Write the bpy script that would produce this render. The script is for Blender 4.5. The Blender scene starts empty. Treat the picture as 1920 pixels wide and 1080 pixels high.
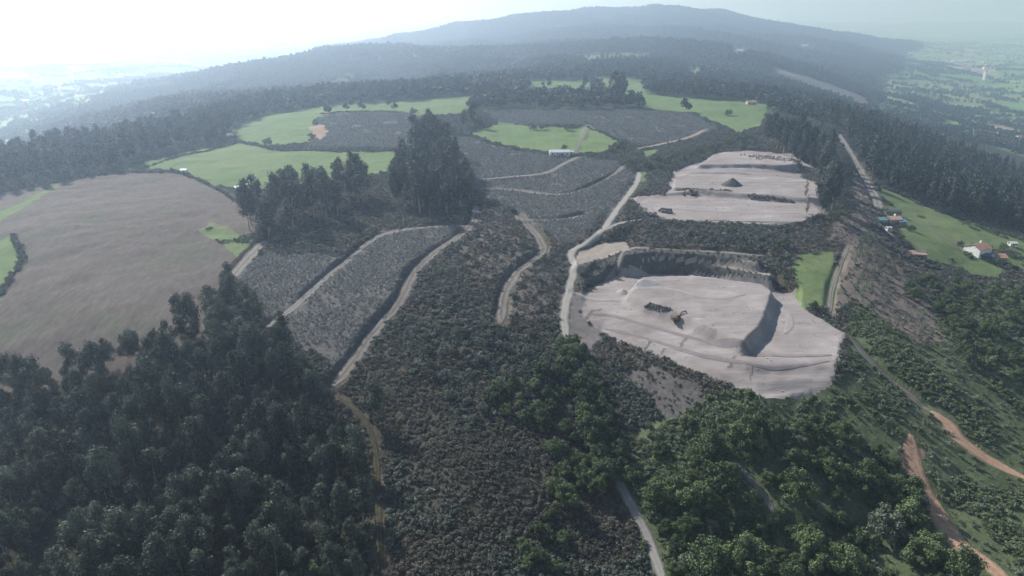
import bpy, math, random
import numpy as np
from mathutils import Vector, Matrix
C = bpy.context.scene.collection
SC = bpy.context.scene
R = math.radians
rng = np.random.default_rng(7)
random.seed(7)

# ------------------------------------------------------------------ camera
CAM_Z, PITCH, F = 105.0, R(22.1), 1280.0
cd = bpy.data.cameras.new("camera"); cam = bpy.data.objects.new("camera", cd); C.objects.link(cam)
cam.location = (0, 0, CAM_Z); cam.rotation_euler = (R(90) - PITCH, 0, 0)
cd.sensor_width = 36; cd.lens = 24; cd.clip_start = 1; cd.clip_end = 200000
SC.camera = cam
# ------------------------------------------------------------------ sky, sun, exposure
SUN_AZ, SUN_EL = R(-44), R(37)            # azimuth from the view direction, to the left
w = bpy.data.worlds.new("World"); SC.world = w; w.use_nodes = True
nt = w.node_tree; bg = nt.nodes["Background"]
sky = nt.nodes.new("ShaderNodeTexSky"); sky.sky_type = 'NISHITA'; sky.sun_disc = False
sky.sun_elevation = SUN_EL; sky.sun_rotation = SUN_AZ; sky.air_density = 1.2; sky.dust_density = .4; sky.ozone_density = 2.0
nt.links.new(sky.outputs[0], bg.inputs[0]); bg.inputs[1].default_value = 0.075
sl = bpy.data.lights.new("sun", 'SUN'); sl.energy = 5.0; sl.angle = R(0.5); sl.color = (1, .98, .95)
sun = bpy.data.objects.new("sun", sl); C.objects.link(sun)
sdir = Vector((math.sin(SUN_AZ) * math.cos(SUN_EL), math.cos(SUN_AZ) * math.cos(SUN_EL), math.sin(SUN_EL)))
sun.rotation_euler = (-sdir).to_track_quat('-Z', 'Y').to_euler(); sun.location = (-300, 300, 400)
SC.view_settings.view_transform = 'Standard'; SC.view_settings.look = 'None'
SC.view_settings.exposure = 0.7; SC.view_settings.gamma = 1.0
SC.render.engine = 'CYCLES'
SC.cycles.use_denoising = True
SC.cycles.max_bounces = 6; SC.cycles.diffuse_bounces = 2; SC.cycles.volume_bounces = 3
SC.cycles.transparent_max_bounces = 8; SC.cycles.caustics_reflective = False; SC.cycles.caustics_refractive = False

# ------------------------------------------------------------------ noise
def _h(ix, iy, s):
    n = (ix.astype(np.int64) * 374761393 + iy.astype(np.int64) * 668265263 + s * 982451653) & 0x7fffffff
    n = ((n ^ (n >> 13)) * 1274126177) & 0x7fffffff
    return ((n ^ (n >> 16)) & 0xffff) / 65535.0
def vnoise(x, y, s=0):
    ix = np.floor(x); iy = np.floor(y); fx = x - ix; fy = y - iy
    fx = fx * fx * (3 - 2 * fx); fy = fy * fy * (3 - 2 * fy)
    a = _h(ix, iy, s); b = _h(ix + 1, iy, s); c = _h(ix, iy + 1, s); d = _h(ix + 1, iy + 1, s)
    return (a + (b - a) * fx) * (1 - fy) + (c + (d - c) * fx) * fy - .5
def fbm(x, y, o=3, s=0):
    t = 0; a = 1
    for k in range(o):
        t = t + a * vnoise(x, y, s + k * 17); x = x * 2.03; y = y * 2.03; a *= .5
    return t

# ------------------------------------------------------------------ terrain
CP, SP = math.cos(PITCH), math.sin(PITCH)
def ray(px, py):
    u = (px - 960) / F; v = (540 - py) / F
    return u, CP + v * SP, -SP + v * CP
def pz(px, py, z):
    a, b, c = ray(px, py); t = (z - CAM_Z) / c; return (a * t, b * t, z)
def py_(px, py, Y, drop=0):
    a, b, c = ray(px, py); t = Y / b; return (a * t, Y, CAM_Z + c * t - drop)
Zs = [(0,640,-2),(250,600,4),(450,470,6),(490,440,7),(250,450,10),(100,400,10),(230,325,9),(0,365,6),(430,370,9),
 (0,800,-10),(0,1000,-16),(250,800,-10),(250,1000,-18),(450,640,1),(600,700,-4),(640,720,-6),(690,850,-14),(700,1060,-20),(500,900,-16),
 (430,510,5),(520,590,1),(660,480,6),(860,420,10),(630,690,-5),(770,530,4),(880,430,9),(800,650,-3),(940,600,0),(1000,480,6),(1060,470,5),
 (1080,500,3),(1055,620,-3),(1090,700,-8),(1120,800,-15),(1150,900,-20),(1190,960,-23),(1230,1080,-27),(850,800,-10),(900,900,-14),(850,1000,-18),(1000,750,-10),
 (1150,400,9),(1190,340,13),(1170,290,15),(1050,290,15),(950,240,16),(740,285,13),(560,260,13),(430,240,11),(600,215,14),(880,185,19),(1150,195,19),
 (1300,230,17),(1400,245,16),(1200,178,20),(1430,195,15),(960,340,12),(1050,400,9),(900,385,10),(700,400,10),(600,350,11),(800,330,13),
 (1250,440,10),(1400,440,10),(1480,480,6),(1250,415,12),(1400,415,12),(1300,360,14),(1450,350,14),(1400,300,17),(1540,400,11),
 (1330,580,-1),(1200,560,-1),(1480,600,-1),(1440,750,-11),(1200,700,-9),(1560,700,-8),
 (1650,400,3),(1600,300,8),(1570,245,9),(1640,360,5),(1700,300,-15),(1900,420,-18),(1850,300,-52),(1900,450,-13),(1800,400,-8),(1700,350,-2),
 (1650,170,-80),(1880,268,-95),(1800,180,-105),(1750,120,-110),(1900,100,-112),(1700,60,-112),(1900,50,-112),(1780,215,-97),
 (1840,470,-10),(1830,520,-12),(1900,560,-14),(1900,650,-14),(1700,470,-2),(1750,600,-7),(1900,800,-18),(1900,900,-22),(1720,850,-17),(1850,1060,-24),
 (1500,800,-16),(1400,950,-22),(1300,1060,-26),(1560,620,-4),(1600,520,3),(1600,650,-4),(1700,720,-9),(1550,560,0),(1620,440,5),
 (50,215,-110),(150,165,-112),(100,100,-112),(300,95,-112),(500,50,-112),(20,235,-105),(200,60,-112)]
Ys = [(700,88,2000,0),(550,105,1750,12),(400,133,1500,12),(250,178,1250,12),(120,228,1000,12),(600,165,1100,8),(400,180,900,10),
 (1000,25,3800,14),(1120,20,4000,14),(1350,22,4000,14),(860,40,3500,14),(760,68,3200,14),(1430,40,3500,14),(1500,68,3000,14),(1580,90,2700,14),(1660,122,2300,14),(1690,155,2000,12),
 (1100,60,2600,10),(1300,60,2500,10),(1200,92,1800,0),(1140,110,1380,0),(1400,105,1700,10),(1500,135,1500,10),(1600,188,1200,10),(1000,110,1500,10),(900,100,2100,10),
 (850,75,2700,14),(1000,60,2900,12)]
Ws = [(-480,560,-18),(-560,700,-60),(-700,900,-95),(-900,1100,-108),(-520,420,-30),(-700,500,-80),(-330,250,-14),(-500,200,-60),(-250,120,-30),(-150,50,-22),(0,40,-28),(150,50,-30),(250,120,-26),(330,250,-30),(480,330,-50),(600,600,-85),
 (-700,2600,-100),(-1200,4000,-112),(-500,4200,-60),(-800,5000,-112),(300,5600,-112),(1500,5000,-112),(2300,3600,-112),(0,60,-27),(-1500,1500,-112),(1500,1000,-112),(1100,700,-108),
 (-9000,12000,-115),(0,12000,-115),(9000,12000,-115),(-30000,40000,-118),(0,40000,-118),(30000,40000,-118),(-6000,5000,-115),(6000,5000,-115),(-3000,2000,-112),(3000,2000,-112),(0,8000,-115),
 (0,-120,-30),(-110,-120,-30),(110,-120,-30),(-1200,800,-112)]
ctrl = np.array([pz(*a) for a in Zs] + [py_(*a) for a in Ys] + Ws, float)
def warp(x, y):
    q = np.maximum(y, 60) + 60 + np.minimum(np.minimum(y, 60) - 60, 0) * .2
    return np.stack([x / q * 1.0, np.log(q)], -1)
cw = warp(ctrl[:, 0], ctrl[:, 1])
def kern(r2): return .5 * r2 * np.log(r2 + 1e-9)
n = len(cw)
A = np.zeros((n + 3, n + 3))
d2 = ((cw[:, None] - cw[None]) ** 2).sum(-1)
A[:n, :n] = kern(d2) + np.eye(n) * 4e-4
A[:n, n] = 1; A[:n, n + 1:] = cw; A[n, :n] = 1; A[n + 1:, :n] = cw.T
sol = np.linalg.solve(A, np.concatenate([ctrl[:, 2], np.zeros(3)]))
def base(x, y):
    x = np.asarray(x, float); y = np.asarray(y, float); sh = x.shape; x = x.ravel(); y = y.ravel()
    out = np.empty(len(x))
    for i in range(0, len(x), 60000):
        q = warp(x[i:i + 60000], y[i:i + 60000])
        r2 = (q[:, :1] - cw[:, 0]) ** 2 + (q[:, 1:] - cw[:, 1]) ** 2
        out[i:i + 60000] = kern(r2) @ sol[:n] + sol[n] + q @ sol[n + 1:]
    return np.maximum(out, -120).reshape(sh)
def hit(pts, z=None, fn=None):
    """pixel points of the photograph to points on the ground"""
    p = np.array([q[:2] for q in pts], float)
    if z is not None: return np.array([pz(a, b, z)[:2] for a, b in p])
    fn = fn or base
    u = (p[:, 0] - 960) / F; v = (540 - p[:, 1]) / F
    dy = CP + v * SP; dz = -SP + v * CP
    T = np.geomspace(70, 9000, 420)
    X = u[:, None] * T; Y = dy[:, None] * T; Z = CAM_Z + dz[:, None] * T
    G = Z - fn(X, Y)
    below = G < 0
    k = np.where(below.any(1), below.argmax(1), len(T) - 1); k = np.maximum(k, 1)
    i = np.arange(len(p)); g0 = G[i, k - 1]; g1 = G[i, k]
    f = np.clip(g0 / (g0 - g1 + 1e-9), 0, 1); t = T[k - 1] + f * (T[k] - T[k - 1])
    return np.stack([u * t, dy * t], -1)

def seg_dist(x, y, line):
    d = np.full(x.shape, 1e9); s = np.zeros(x.shape); acc = 0.0
    for a, b in zip(line[:-1], line[1:]):
        v = b - a; L = np.hypot(*v) + 1e-9
        t = np.clip(((x - a[0]) * v[0] + (y - a[1]) * v[1]) / L ** 2, 0, 1)
        e = np.hypot(x - a[0] - t * v[0], y - a[1] - t * v[1])
        m = e < d; d = np.where(m, e, d); s = np.where(m, acc + t * L, s); acc += L
    return d, s
def inside(x, y, poly):
    c = np.zeros(x.shape, bool); q = np.roll(poly, 1, 0)
    for (x1, y1), (x0, y0) in zip(poly, q):
        if y1 == y0: continue
        c ^= ((y1 > y) != (y0 > y)) & (x < (x0 - x1) * (y - y1) / (y0 - y1) + x1)
    return c
def smooth(line, n=6):
    P = np.concatenate([[2 * line[0] - line[1]], line, [2 * line[-1] - line[-2]]])
    out = []
    for i in range(1, len(P) - 2):
        for t in np.linspace(0, 1, n, endpoint=False):
            p0, p1, p2, p3 = P[i - 1:i + 3]
            out.append(.5 * (2 * p1 + (p2 - p0) * t + (2 * p0 - 5 * p1 + 4 * p2 - p3) * t * t + (3 * p1 - p0 - 3 * p2 + p3) * t ** 3))
    out.append(line[-1]); return np.array(out)

# name, material key, label-free pixel course, width in metres
ROADS = [
 ("gravel_road", "white2", [(1250,1110),(1215,1010),(1190,962),(1165,912),(1140,870),(1125,820),(1108,745),(1085,690),(1062,640)], 3.0),
 ("gravel_road", "white", [(1062,640),(1057,590),(1068,540),(1076,503),(1072,472),(1100,455),(1130,430),(1152,400),(1178,365),(1195,340),(1198,322)], 3.6),
 ("gravel_road", "white2", [(1132,433),(1165,418),(1220,411),(1300,413),(1420,419),(1500,420)], 2.8),
 ("dirt_track", "track", [(622,722),(660,678),(700,620),(748,565),(775,510),(810,475),(860,440),(888,412),(893,382)], 4.6),
 ("dirt_track", "track2", [(498,612),(560,565),(620,510),(652,486),(705,442),(760,428),(830,421),(872,421)], 3.4),
 ("dirt_track", "track2", [(428,524),(460,487),(497,447)], 5.2),
 ("dirt_track", "track", [(470,410),(446,377),(400,350),(352,324)], 2.2),
 ("dirt_track", "track", [(938,605),(945,550),(972,505),(1012,476),(1016,455),(992,422),(965,400)], 4.4),
 ("dirt_track", "track2", [(880,350),(960,353),(1040,363),(1100,352),(1150,326),(1168,308)], 3.4),
 ("dirt_track", "track2", [(885,338),(960,331),(1020,325),(1052,310),(1082,294)], 3.0),
 ("dirt_track", "track2", [(968,412),(1050,412),(1092,404)], 2.6),
 ("dirt_track", "pink", [(1195,279),(1240,270),(1290,258),(1322,243)], 4.0),
 ("dirt_track", "track", [(1078,286),(1088,264),(1098,250),(1100,235)], 2.6),
 ("dirt_track", "track2", [(1572,248),(1592,282),(1616,322),(1638,358),(1650,392)], 5.2),
 ("dirt_track", "track2", [(1622,398),(1660,430),(1692,462)], 2.2),
 ("dirt_track", "track", [(1590,462),(1574,500),(1560,545),(1556,590)], 2.0),
 ("dirt_track", "track", [(1590,642),(1640,688),(1700,733),(1745,768)], 3.4),
 ("clay_track", "clay", [(1745,768),(1775,793),(1800,822),(1850,858),(1925,900)], 4.6),
 ("clay_track", "clay", [(1704,832),(1708,880),(1740,935),(1772,985),(1802,1022),(1870,1075),(1900,1110)], 4.8),
 ("dirt_track", "track", [(1705,408),(1745,430),(1785,452),(1815,476)], 2.0),
 ("dirt_track", "track", [(1370,888),(1402,922),(1440,962),(1462,1010)], 1.6),
 ("grass_track", "verge", [(632,738),(685,792),(704,850),(708,950),(716,1075)], 1.8),
 ("haul_track", "rut", [(1078,548),(1130,562),(1230,556),(1330,575),(1400,560)], 3.0),
 ("haul_track", "bench", [(1112,592),(1150,602),(1225,632),(1330,668),(1400,694),(1480,702),(1556,700)], 2.0),
 ("haul_track", "bench", [(1135,617),(1225,657),(1330,702),(1430,730),(1500,730),(1550,720)], 1.6),
 ("haul_track", "rut", [(1460,560),(1482,600),(1470,640)], 2.6),
 ("haul_track", "rut", [(1195,380),(1260,388),(1400,394),(1505,400)], 3.0),
 ("haul_track", "rut", [(1275,343),(1400,340),(1520,350)], 3.0),
 ("dirt_track", "track2", [(1168,462),(1220,466),(1300,470),(1370,474),(1430,480)], 2.6),
 ("dirt_track", "track2", [(1128,520),(1160,492),(1185,465)], 1.6),
]
RL = []
for nm, mk, pp, wd in ROADS: RL.append((nm, mk, smooth(hit(pp)), wd))

# quarry levels: (pixel outline, level, slope down, slope up)
LEVELS = [
 ([(1080,500),(1084,474),(1128,455),(1172,452),(1190,466),(1142,480),(1100,502)], 4.2, 4.2, .8, .8),
 ([(1090,598),(1112,606),(1200,655),(1330,712),(1440,748),(1555,727),(1565,680),(1450,660),(1250,600),(1130,585)], -4.4, -4.4, .8, 3),
 ([(1090,592),(1120,600),(1210,640),(1330,690),(1420,718),(1555,708),(1568,660),(1450,640),(1250,590),(1130,575)], -2.7, -2.7, .45, 3),
 ([(1092,575),(1130,588),(1220,618),(1320,655),(1400,682),(1562,686),(1582,625),(1503,578),(1490,552),(1440,533),(1300,512),(1200,504),(1150,518),(1098,540)], -1.0, -1.0, .45, 1.9),
 ([(1180,548),(1205,520),(1300,516),(1430,533),(1447,546),(1432,592),(1412,622),(1392,638),(1330,612),(1270,584),(1215,566)], 3.1, 3.1, 1.5, 1.0),
 ([(1195,490),(1230,487),(1330,497),(1445,522),(1447,513),(1330,488),(1230,479),(1190,484)], 4.0, 4.0, 1.9, 1.9),
 ([(1170,478),(1230,471),(1340,479),(1420,492),(1425,486),(1340,473),(1230,465),(1165,472)], 7.6, 7.6, 1.9, 1.0),
 ([(1195,380),(1240,368),(1300,366),(1400,374),(1530,384),(1542,402),(1500,417),(1260,412),(1215,402)], 12.0, 12.0, .9, 1.2),
 ([(1262,352),(1268,335),(1300,326),(1400,328),(1530,338),(1535,372),(1400,362),(1300,354)], 14.8, 14.8, 1.2, 1.2),
 ([(1312,308),(1340,289),(1400,285),(1470,290),(1500,305),(1480,309),(1400,308)], 18.2, 18.2, 1.2, 1.0),
]
LV = [(hit(pp, z), z, s0, s1) for pp, z, _, s0, s1 in LEVELS]

def fine(x, y):
    near = np.clip((2200 - y) / 1500, 0, 1)
    a = fbm(x / 55, y / 55, 3, 3) * 2.2 + fbm(x / 11, y / 11, 2, 9) * .9 * near
    far = np.clip((y - 1200) / 3000, 0, 1)
    mid = np.clip((y - 800) / 500, 0, 1) * np.clip((5200 - y) / 1500, 0, 1)
    a = a + mid * (fbm(x / 330 + .4 * y / 330, y / 480, 3, 61) * 26 - np.abs(fbm(x / 210, y / 420, 2, 67)) * 22)
    a = a + np.clip((y - 4500) / 4000, 0, 1) * np.clip((30000 - y) / 12000, 0, 1) * (.55 + fbm(x / 2400, y / 3000, 3, 23)) * 75
    a = a + far * fbm(x / 420, y / 420, 3, 21) * 34 * np.clip((16000 - y) / 8000, .4, 1)
    return a
# a fan of rows that widens with distance; fine close by, coarse at the horizon
rows = np.concatenate([np.arange(-140, 76, 6), np.arange(76, 150, 1.3), np.arange(150, 460, .95), np.arange(460, 900, 2.2),
                       np.geomspace(900, 5000, 170), np.geomspace(5100, 42000, 50)])
NU = 880; UU = np.linspace(-1.12, 1.12, NU)
def Wd(y): return np.maximum(y, 60) + 40
GY = np.repeat(rows[:, None], NU, 1); GX = UU[None] * Wd(GY)
GZ0 = base(GX, GY)
gd = np.full(GX.shape, 1e9)          # distance to the nearest track or quarry edge
GZ = GZ0.copy()
ROADMASK = np.zeros(GX.shape, bool)
bbox_m = 26
rz = []
for nm, mk, L, wd in RL:
    zz = base(L[:, 0], L[:, 1]); 
    k = np.ones(9) / 9; zp = np.pad(zz, 4, mode='edge'); zz = np.convolve(zp, k, 'valid'); rz.append(zz)
quarry_in = np.zeros(GX.shape, bool); soft = np.ones(GX.shape)
for P, z, s0, s1 in LV:
    m = (GX > P[:, 0].min() - 40) & (GX < P[:, 0].max() + 40) & (GY > P[:, 1].min() - 40) & (GY < P[:, 1].max() + 40)
    x, y = GX[m], GY[m]; d, _ = seg_dist(x, y, np.concatenate([P, P[:1]])); ins = inside(x, y, P)
    soft[m] = np.minimum(soft[m], np.where(ins, .12, np.clip(d / 14, .12, 1)))
GZ = GZ + fine(GX, GY) * soft
for (nm, mk, L, wd), zz in zip(RL, rz):
    m = (GX > L[:, 0].min() - 30) & (GX < L[:, 0].max() + 30) & (GY > L[:, 1].min() - 30) & (GY < L[:, 1].max() + 30)
    x, y = GX[m], GY[m]; d, s = seg_dist(x, y, L)
    cum = np.concatenate([[0], np.cumsum(np.hypot(*np.diff(L, axis=0).T))])
    cut = nm == 'dirt_track' and wd > 3.2 and mk != 'pink'; zt = np.interp(s, cum, zz) - (.9 if cut else .1); dd = np.maximum(d - wd / 2 - .6, 0)
    GZ[m] = np.clip(GZ[m], zt - .75 * dd, zt + (.5 if nm == 'gravel_road' else 1.9 if cut else .95) * np.maximum(dd - (1.5 if nm == 'gravel_road' else 0), 0)); r = ROADMASK[m]; ROADMASK[m] = r | (d < wd / 2 + .9)
for P, z, s0, s1 in LV:
    m = (GX > P[:, 0].min() - 40) & (GX < P[:, 0].max() + 40) & (GY > P[:, 1].min() - 40) & (GY < P[:, 1].max() + 40)
    x, y = GX[m], GY[m]; d, _ = seg_dist(x, y, np.concatenate([P, P[:1]])); ins = inside(x, y, P); d = np.where(ins, 0, d)
    d = np.maximum(d + fbm(x / 7, y / 7, 2, 5) * 1.2 * (d > 0), 0)
    zl = z + (fbm(x / 22, y / 22, 3, 31) * .3 + fbm(x / 3.2, y / 3.2, 2, 33) * .2 * (GY[m] < 300)) * np.where(ins, 1, 0)
    GZ[m] = np.clip(GZ[m], zl - s0 * d, zl + s1 * d)
def grid_idx(x, y):
    r = np.clip(np.searchsorted(rows, y) - 1, 0, len(rows) - 2)
    c = (x / Wd(y) + 1.12) / 2.24 * (NU - 1)
    return r, np.clip(c, 0, NU - 1.001)
def H(x, y):
    x = np.asarray(x, float); y = np.asarray(y, float)
    r, c = grid_idx(x, y); ci = c.astype(int); fc = c - ci; fr = np.clip((y - rows[r]) / (rows[r + 1] - rows[r]), 0, 1)
    a = GZ[r, ci] * (1 - fc) + GZ[r, ci + 1] * fc; b = GZ[r + 1, ci] * (1 - fc) + GZ[r + 1, ci + 1] * fc
    return a * (1 - fr) + b * fr

# ------------------------------------------------------------------ land cover
COVER = ["scrub_slope", "hills", "valley_floor", "dry_field", "meadow", "plantation_soil", "quarry_floor", "bare_soil", "green_slope", "woodland_floor", "sand_patch", "dark_soil", "clay_patch", "bank", "rough_grass", "cleared_strip", "gully", "earth_apron"]
CI = {k: i for i, k in enumerate(COVER)}
cov = np.zeros(GX.shape, np.int8)
wob_x = GX + fbm(GX / 6, GY / 6, 2, 41) * 3; wob_y = GY + fbm(GX / 6, GY / 6, 2, 43) * 3
POLY = [
 ("green_slope", [(1590,600),(1640,560),(1760,560),(1960,520),(1960,1110),(1240,1110),(1180,960),(1130,830),(1265,765),(1340,735),(1560,740),(1590,660)]),
 ("woodland_floor", [(-60,655),(60,700),(300,660),(400,600),(440,540),(500,620),(600,740),(690,880),(700,1110),(-60,1110)]),
 ("woodland_floor", [(470,440),(460,395),(560,365),(700,340),(780,295),(860,305),(895,350),(880,415),(760,420),(640,470)]),
 ("woodland_floor", [(1425,270),(1480,270),(1570,330),(1600,400),(1560,430),(1530,420),(1540,350)]),
 ("dry_field", [(-200,400),(0,362),(90,345),(230,322),(340,326),(400,352),(450,382),(492,440),(440,508),(420,560),(380,640),(250,700),(60,740),(-200,720)]),
 ("valley_floor", [(-80,247),(60,244),(130,216),(185,186),(240,153),(330,126),(200,100),(-80,100)]),
 ("valley_floor", [(1662,160),(1690,135),(1990,100),(1990,330),(1850,268),(1650,225),(1640,195)]),
 ("meadow", [(-10,402),(60,368),(100,345),(112,345),(70,372),(0,418)]),
 ("meadow", [(-30,470),(20,435),(40,462),(38,490),(0,560),(-30,600)]),
 ("rough_grass", [(372,432),(400,415),(450,440),(480,440),(440,490),(430,470),(385,445)]),
 ("meadow", [(225,318),(300,297),(440,269),(520,283),(745,283),(738,325),(690,332),(450,358),(400,346),(345,322)]),
 ("meadow", [(432,242),(500,217),(640,197),(886,181),(886,192),(860,215),(760,218),(740,208),(620,211),(588,226),(578,270),(500,276),(440,264)]),
 ("plantation_soil", [(590,224),(640,211),(740,209),(800,222),(780,281),(560,279),(605,250)]),
 ("clay_patch", [(580,238),(604,234),(612,246),(598,264),(586,258)]),
 ("plantation_soil", [(835,258),(880,258),(960,283),(1040,293),(1080,293),(1150,300),(1170,315),(1190,330),(1160,385),(1100,440),(1062,462),(1020,440),(960,395),(900,375),(885,345)]),
 ("plantation_soil", [(905,207),(1000,205),(1210,204),(1290,212),(1345,240),(1290,264),(1200,273),(1160,264),(1100,236),(1000,236),(930,229)]),
 ("plantation_soil", [(500,470),(640,480),(720,430),(860,418),(885,430),(810,480),(780,525),(710,625),(635,705),(500,615),(440,520)]),
 ("meadow", [(880,252),(935,229),(1000,237),(1075,242),(1100,235),(1162,264),(1130,287),(1060,291),(960,278)]),
 ("meadow", [(1165,181),(1200,176),(1300,186),(1440,196),(1425,237),(1382,251),(1350,236),(1290,211),(1210,204)]),
 ("meadow", [(1110,146),(1198,150),(1213,176),(1170,181),(1128,180)]),
 ("meadow", [(985,155),(1085,152),(1110,150),(1110,160),(1085,166),(990,166)]),
 ("meadow", [(1092,105),(1160,104),(1215,98),(1218,110),(1170,114),(1095,112)]),
 ("plantation_soil", [(1440,133),(1470,131),(1560,160),(1628,190),(1620,198),(1540,172)]),
 ("meadow", [(1370,92),(1400,92),(1400,98),(1370,98)]),
 ("meadow", [(1282,127),(1312,127),(1312,138),(1285,138)]),
 ("meadow", [(1200,285),(1235,278),(1225,290),(1210,300)]),
 ("meadow", [(1188,322),(1212,322),(1210,340),(1195,345)]),
 ("bare_soil", [(905,385),(960,400),(1020,462),(1062,468),(1070,520),(1050,600),(950,600),(930,520),(880,520),(850,480)]),
 ("quarry_floor", [(1086,592),(1098,540),(1150,518),(1197,503),(1300,511),(1440,532),(1492,549),(1505,578),(1584,625),(1566,690),(1558,728),(1500,752),(1440,750),(1340,716),(1200,655),(1120,622)]),
 ("quarry_floor", [(1180,372),(1245,366),(1258,350),(1258,333),(1275,318),(1322,300),(1342,286),(1400,283),(1480,288),(1540,325),(1545,402),(1500,417),(1260,413),(1210,402)]),
 ("bank", [(1345,313),(1455,311),(1448,324),(1360,325)]),
 ("quarry_floor", [(1250,352),(1260,322),(1310,304),(1350,305),(1500,300),(1530,320),(1470,324),(1440,330),(1330,330)]),
 ("bank", [(1262,357),(1300,355),(1372,357),(1372,361),(1300,361)]),
 ("bank", [(1085,540),(1080,495),(1150,480),(1180,470),(1420,478),(1445,520),(1440,532),(1300,512),(1197,503),(1150,518)]),
 ("sand_patch", [(1190,494),(1230,489),(1330,497),(1445,521),(1447,514),(1330,490),(1230,484)]),
 ("sand_patch", [(1078,500),(1082,472),(1130,455),(1170,452),(1185,468),(1140,482),(1110,490)]),
 ("dark_soil", [(1170,688),(1230,690),(1330,742),(1262,790),(1200,745)]),
 ("earth_apron", [(1070,560),(1098,545),(1086,592),(1112,615),(1125,625),(1112,660),(1108,705),(1086,690),(1066,640)]),
 ("cleared_strip", [(1592,300),(1625,330),(1650,395),(1660,420),(1625,412),(1575,440),(1540,470),(1560,420),(1600,400)]),
 ("sand_patch", [(1798,460),(1812,470),(1845,492),(1870,500),(1860,506),(1826,498),(1800,478)]),
 ("gully", [(1216,640),(1221,641),(1209,664),(1203,662)]),
 ("gully", [(1283,634),(1289,635),(1276,656),(1270,654)]),
 ("gully", [(1374,668),(1381,669),(1371,692),(1363,690)]),
 ("gully", [(1243,655),(1248,656),(1240,668),(1236,666)]),
 ("gully", [(1408,690),(1412,690),(1406,715),(1401,714)]),
 ("gully", [(1130,583),(1108,590),(1095,605),(1092,600),(1104,585),(1126,579)]),
 ("rough_grass", [(1488,480),(1560,468),(1572,530),(1558,580),(1512,578),(1482,530)]),
 ("cleared_strip", [(1570,430),(1625,410),(1700,520),(1745,580),(1770,640),(1720,650),(1650,600),(1600,560),(1555,600),(1575,500)]),
 ("rough_grass", [(1645,345),(1720,382),(1960,465),(1960,520),(1880,492),(1872,522),(1790,506),(1722,482),(1685,440),(1655,400)]),
 ("bare_soil", [(1480,300),(1540,320),(1560,340),(1545,405),(1530,345)]),
 ("clay_patch", [(1692,835),(1718,832),(1726,880),(1748,925),(1735,935),(1705,895),(1690,868)]),
 ("clay_patch", [(1748,806),(1775,795),(1800,800),(1790,808)]),
 ("clay_patch", [(1796,838),(1826,832),(1862,866),(1820,858)]),
]
hill = (GY > 640) & (GZ0 > -78); cov[hill] = CI["hills"]
cov[(GZ0 <= -78)] = CI["valley_floor"]
cov[(GY > 330) & (GY < 950) & (GX > 190) & (GZ0 < -6) & (GZ0 > -78) & (GX > .36 * GY)] = CI["woodland_floor"]
PW = {}
for nm, pp in POLY:
    P = hit(pp, fn=H)
    m = (GX > P[:, 0].min() - 9) & (GX < P[:, 0].max() + 9) & (GY > P[:, 1].min() - 9) & (GY < P[:, 1].max() + 9)
    q_ = .2 if nm in ('quarry_floor', 'bank', 'sand_patch', 'gully') else 1.0; i = inside(GX[m] + (wob_x[m] - GX[m]) * q_, GY[m] + (wob_y[m] - GY[m]) * q_, P); t = cov[m]; t[i] = CI[nm]; cov[m] = t
for z in ():
    pass
fc = cov[:-1, :-1]
def cover_at(x, y):
    r, c = grid_idx(x, y); return cov[r, c.astype(int)]
def road_at(x, y):
    r, c = grid_idx(x, y); return ROADMASK[r, c.astype(int)]

# ------------------------------------------------------------------ materials
def lin(c): return tuple(((v / 12.92) if v <= .04045 else ((v + .055) / 1.055) ** 2.4) for v in c)
class NT:
    def __init__(s, name):
        s.m = bpy.data.materials.new(name); s.m.use_nodes = True; s.t = s.m.node_tree; s.b = s.t.nodes["Principled BSDF"]
    def n(s, kind, **kw):
        q = s.t.nodes.new("ShaderNode" + kind)
        for k, v in kw.items():
            if k in q.inputs: q.inputs[k].default_value = v
            else: setattr(q, k, v)
        return q
    def l(s, a, b): s.t.links.new(a, b)
def ramp(N, fac, cols):
    r = N.n("ValToRGB"); e = r.color_ramp.elements
    while len(e) < len(cols): e.new(.5)
    for q, (p, c) in zip(e, cols): q.position = p; q.color = (*c, 1)
    N.l(fac, r.inputs[0]); return r.outputs[0]
def mixc(N, fac, a, b, mode='MIX'):
    m = N.n("MixRGB"); m.blend_type = mode
    if isinstance(fac, float): m.inputs[0].default_value = fac
    else: N.l(fac, m.inputs[0])
    for k, v in ((1, a), (2, b)):
        if isinstance(v, tuple): m.inputs[k].default_value = (*v, 1)
        else: N.l(v, m.inputs[k])
    return m.outputs[0]
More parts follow.
